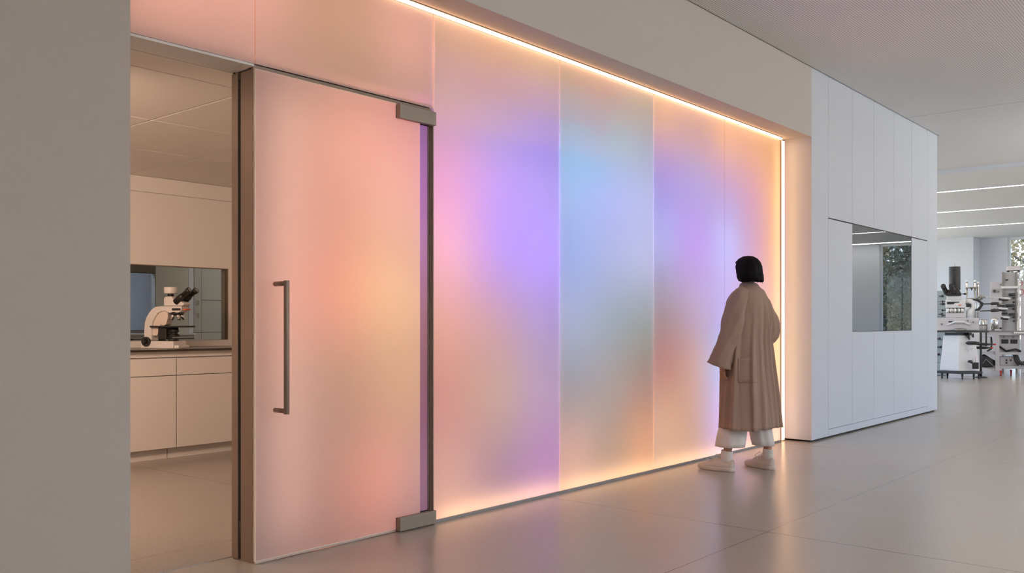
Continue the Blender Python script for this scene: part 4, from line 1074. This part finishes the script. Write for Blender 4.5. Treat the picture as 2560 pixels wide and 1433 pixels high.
for u, v in ((2494.5, 729.5), (2505, 725), (2501, 712)): MB().cyl((xp(u)-0.02, -0.03, zp(v)), (xp(u)+0.03, -0.03, zp(v)), 0.016).build('valve', MIDM, BP)
for u, v, r in ((2551, 710, 0.03), (2552, 731, 0.045)): MB().tube([(xp(u)+r*math.cos(a*0.5), -0.02, zp(v)+r*1.4*math.sin(a*0.5)) for a in range(-4, 6)], 0.006, 8).build('cable', RED, BP)
t = thing('top_box', 'pale box with black feet resting on top of the tall instrument rack', 'box', (*site(dr, 1255/2263*dr)[:2], zk(680)+0.002), AX)
box(-0.16, 0.14, -0.03, 0.12, 0.03, 0.125).build('case', LIL, t, bevel=0.005)
for x in (-0.13, 0.11): MB().lathe([(0.035, 0.0), (0.02, 0.03)], (x, 0.04, 0.0)).build('foot', DKG, t)
box(-0.16, 0.14, 0.0, 0.10, 0.018, 0.029).build('base_plate', DKG, t)
# --- under the bench
t = thing('power_unit', 'grey twin bay power unit on the upper shelf under the bench', 'power unit', on_bench(xb(2520), 0.18, zb(880)+0.001), AX)
box(-0.22, 0.24, 0.0, 0.24, 0.0, 0.36).build('case', LIL, t, bevel=0.006)
for x in (-0.15, 0.04):
    box(x, x+0.15, -0.006, 0.0, 0.18, 0.27).build('bay', DKG, t)
for x in (-0.10, 0.10): MB().cyl((x, -0.02, 0.32), (x, 0.0, 0.32), 0.02).build('knob', MIDM, t)
MB().tube([(-0.2, -0.03, 0.12), (-0.05, -0.05, 0.02), (0.15, -0.05, 0.06), (0.26, -0.03, 0.02)], 0.022, 10).build('cable_loop', DKG, t)
t = thing('pump_unit', 'pale grey pump housing with small knobs on the lower shelf of the bench', 'pump', on_bench(xb(2522), 0.14, zb(914)+0.001), AX)
box(-0.20, 0.16, 0.0, 0.26, 0.0, 0.20).build('case', LIL, t, bevel=0.01)
for x, z in ((-0.06, 0.12), (-0.06, 0.06), (0.03, 0.12)): MB().cyl((x, -0.02, z), (x, 0.0, z), 0.02).build('knob', DKG, t)
t = thing('hose_bundle', 'bundle of thick black hoses hanging on the lower bench shelf beside the pump', 'hose', on_bench(xb(2540), 0.05, zb(914)+0.001), AX)
for i, (a0, b0) in enumerate(((0.10, 0.30), (0.04, 0.22), (-0.04, 0.26))):
    MB().tube([(-0.05+a0*0.3, 0.02*i, 0.26), (0.0+a0*0.5, -0.03, 0.10), (a0+0.05, -0.02, 0.035), (b0, 0.03*i, 0.12), (b0+0.06, 0.03, 0.25)], 0.030, 10).build('hose', DKG, t)
t = thing('black_bag', 'slumped black equipment bag on the bench foot beside the white plinth', 'bag', on_bench(xb(2472), 0.05, 0.155), AX)
MB().loft([[(x*w*1.9 + 0.0, y*0.16+0.14, z+zz*x) for x, y in ((-.1,-1),(.06,-1),(.10,-.4),(.10,.4),(.06,1),(-.1,1),(-.12,.4),(-.12,-.4))] for z, w, zz in ((0.0, 0.9, 0), (0.05, 1.05, 0), (0.14, 1.0, -0.1), (0.22, 0.75, -0.5), (0.25, 0.4, -0.6))]).build('bag', DKG, t, sub=2)
MB().tube([(-0.13, 0.0, 0.10), (-0.06, -0.06, 0.20), (0.02, -0.06, 0.12), (0.10, -0.04, 0.05)], 0.012, 8).build('strap', MIDM, t)
t = thing('storage_bin', 'white storage bin with a rounded foot on the bench shelf behind the black stand', 'bin', on_bench(xb(2462), 0.10, zb(880)+0.001), AX)
MB().loft([[(x*s, y*0.15+0.12, z) for x, y in ((-.12,-1),(.12,-1),(.14,0),(.12,1),(-.12,1),(-.14,0))] for z, s in ((0.0, 0.75), (0.05, 0.95), (0.30, 1.0), (0.33, 1.03))]).build('bin', WEN, t, bevel=0.004)
MB().tube([(0.135, -0.02, 0.32), (0.15, -0.03, 0.18), (0.13, -0.03, 0.06), (0.05, -0.04, 0.02)], 0.018, 8).build('edge_band', DKG, t)

# the rigs read a little narrower across than along the sight line
for o in list(COL.objects):
    if o.parent is None and o.type == 'EMPTY' and abs(o.rotation_euler.z - AX) < 1e-4:
        o.scale = (0.9, 0.9, 1.0)
# ------------------------------------------------------------------ sky and daylight
W = bpy.data.worlds.new('dusk_sky'); S.world = W; W.use_nodes = True
nt = W.node_tree; nt.nodes.clear()
o = nt.nodes.new('ShaderNodeOutputWorld'); bg = nt.nodes.new('ShaderNodeBackground')
tc = nt.nodes.new('ShaderNodeTexCoord'); sp = nt.nodes.new('ShaderNodeSeparateXYZ'); rp = nt.nodes.new('ShaderNodeValToRGB')
nt.links.new(tc.outputs['Generated'], sp.inputs[0]); nt.links.new(sp.outputs['Z'], rp.inputs['Fac'])
e = rp.color_ramp.elements
e[0].position = 0.0; e[0].color = (1.0, 0.93, 0.80, 1)
e[1].position = 0.5; e[1].color = (0.36, 0.56, 1.0, 1)
x = e.new(0.13); x.color = (0.46, 0.68, 1.0, 1)
nt.links.new(rp.outputs['Color'], bg.inputs['Color']); bg.inputs['Strength'].default_value = SKY
nt.links.new(bg.outputs[0], o.inputs['Surface'])
# daylight sampled through the window openings
for nm, loc, rot, sx, sy in (('sky_window_d', (20.5, 9.22, 1.82), (R(90), 0, R(180)), 13.0, 3.15), ('sky_window_a', (10.75, -7.22, 1.82), (R(90), 0, 0), 7.5, 3.15), ('sky_window_b', (21.25, -7.22, 1.82), (R(90), 0, 0), 10.5, 3.15), ('sky_window_c', (28.78, 1.68, 1.82), (R(90), 0, R(90)), 8.5, 3.45)):
    l = area(nm, loc, rot, sx, sy, 1, (1, 1, 1)); l.data.cycles.is_portal = True
# the hall's ceiling lines, then unseen lamps added to brighten ceiling and walls
LINE = emit('ceiling_line', (1.0, 0.90, 0.82), 22.0)
lab = ['linear ceiling light nearest the perforated ceiling edge, above the laboratory equipment',
       'linear ceiling light second from the perforated ceiling edge, over the equipment hall',
       'linear ceiling light third from the perforated ceiling edge, in front of the far white wall']
for i, xx in enumerate((17.75, 21.0, 24.5)):
    t = thing('linear_ceiling_light', lab[i], 'ceiling light', (xx, 0, CZ-0.02), 0, 'linear ceiling lights')
    box(-0.045, 0.045, -6.5, 8.6, -0.014, -0.002).build('diffuser', LINE, t)
    box(-0.060, -0.047, -6.5, 8.6, -0.018, 0.0).box(0.047, 0.060, -6.5, 8.6, -0.018, 0.0).build('rim', WHITE, t)
t = thing('linear_ceiling_light', 'linear ceiling light by the far window, seen only mirrored in the dark observation window', 'ceiling light', (28.0, 0, CZ-0.02), 0, 'linear ceiling lights')
box(-0.045, 0.045, -6.5, 4.6, -0.014, -0.002).build('diffuser', LINE, t)

area('added_uplight', (5.0, -5.6, 2.3), (R(180), 0, 0), 14.0, 0.6, UP, (1.0, 0.98, 0.95))  # unseen lamp added to lift the ceiling brightness
area('added_uplight', (14.0, -1.5, 2.3), (R(180), 0, 0), 0.6, 4.0, UP*0.3, (0.95, 0.97, 1.0))  # second unseen uplight, added further down the hall
area('added_downlight', (1.5, -2.2, 3.56), (0, 0, 0), 6.0, 1.6, DOWN, (1.0, 0.93, 0.86))  # unseen warm lamp added over the near part of the hall
# outdoors
GRASS = mat('lawn', (0.10, 0.13, 0.05), 0.9, var=0.3, vscale=2)
struct(box(28.9, 80, -40, 50, -0.3, -0.15).build('ground', GRASS))
BARK = mat('bark', (0.13, 0.095, 0.07), 0.9, bump=0.8, bscale=30)
LEAF = [mat('autumn_leaf', (0.46, 0.33, 0.15), 0.6, var=0.4, vscale=3), mat('olive_leaf', (0.22, 0.19, 0.11), 0.6, var=0.4, vscale=3)]
def tree(x, y, h, sp, k, label):
    t = thing('tree', label, 'tree', (x, y, -0.15), random.uniform(0, 6), 'trees outside the far window')
    mb = MB()
    mb.tube([(0,0,0), (0.05,0.02,h*0.3), (-0.04,0.06,h*0.55), (0.03,0,h*0.85)], [0.16, 0.12, 0.08, 0.03], 10)
    tips = []
    for i in range(14):
        a = i*2.4; z0 = h*(0.22+0.045*i); r = sp*(0.95-0.05*i)*random.uniform(0.7, 1.1)
        p1 = Vector((math.cos(a)*r*0.5, math.sin(a)*r*0.5, z0+h*0.08)); p2 = Vector((math.cos(a)*r, math.sin(a)*r, z0+h*random.uniform(0.10, 0.22)))
        mb.tube([(0,0,z0), p1, p2], [0.05, 0.03, 0.01], 6); tips += [p1, (p1+p2)/2, p2]
    mb.build('trunk', BARK, t)
    lm = MB()
    for p in tips:
        for _ in range(40 if y > 6 else 100):
            q = p + Vector((random.gauss(0,1), random.gauss(0,1), random.gauss(0,1)))*sp*0.20
            s = random.uniform(0.05, 0.12); d = Vector((random.gauss(0,1), random.gauss(0,1), random.gauss(0,1))).normalized()
            u = d.orthogonal().normalized()*s; w = d.cross(u).normalized()*s*0.55
            lm.bm.faces.new([lm.bm.verts.new(q+c) for c in (-u, -w, u, w)])
    lm.build('foliage', LEAF[k], t)
tl = ['golden leaved tree seen through the far right window, next to its white jamb', 'autumn tree outside the far window, mirrored in the dark observation window',
      'olive leaved tree outside the far window, mirrored low in the dark observation window']
for i, (x, y, h, sp, k) in enumerate([(34.5, 6.6, 5.2, 2.0, 0), (37.0, -5.6, 6.0, 2.2, 0), (33.0, -2.6, 4.6, 1.8, 1), (37.0, 2.8, 6.0, 2.2, 0), (41, 9.5, 7.0, 2.6, 1), (42, -9.5, 6.5, 2.5, 1)]):
    if i < 3: tree(x, y, h, sp, k, tl[i])
    else: tree(x, y, h, sp, k, ['autumn tree standing outside behind the tall grey instrument rack', 'tall olive tree far outside the far window beyond the golden one', 'tall olive tree far outside beside the building corner'][i-3])

hd = thing('hedge', 'long dark hedge added as a backdrop behind the trees', 'hedge', (46, -14, -0.15))  # added dark backdrop behind the mirrored trees
hm = MB(); rg = []
for i in range(41):
    y = -20 + i*0.85; ring = []
    for k in range(14):
        a = 2*math.pi*k/14
        r = 1 + random.uniform(-0.10, 0.10)
        ring.append((math.cos(a)*1.1*r, y + random.uniform(-0.2, 0.2), 2.2 + math.sin(a)*2.2*r))
    rg.append(ring)
hm.loft(rg).build('foliage', mat('hedge_leaf', (0.07, 0.075, 0.055), 0.9, bump=1.0, bscale=6, var=0.5, vscale=4), hd)
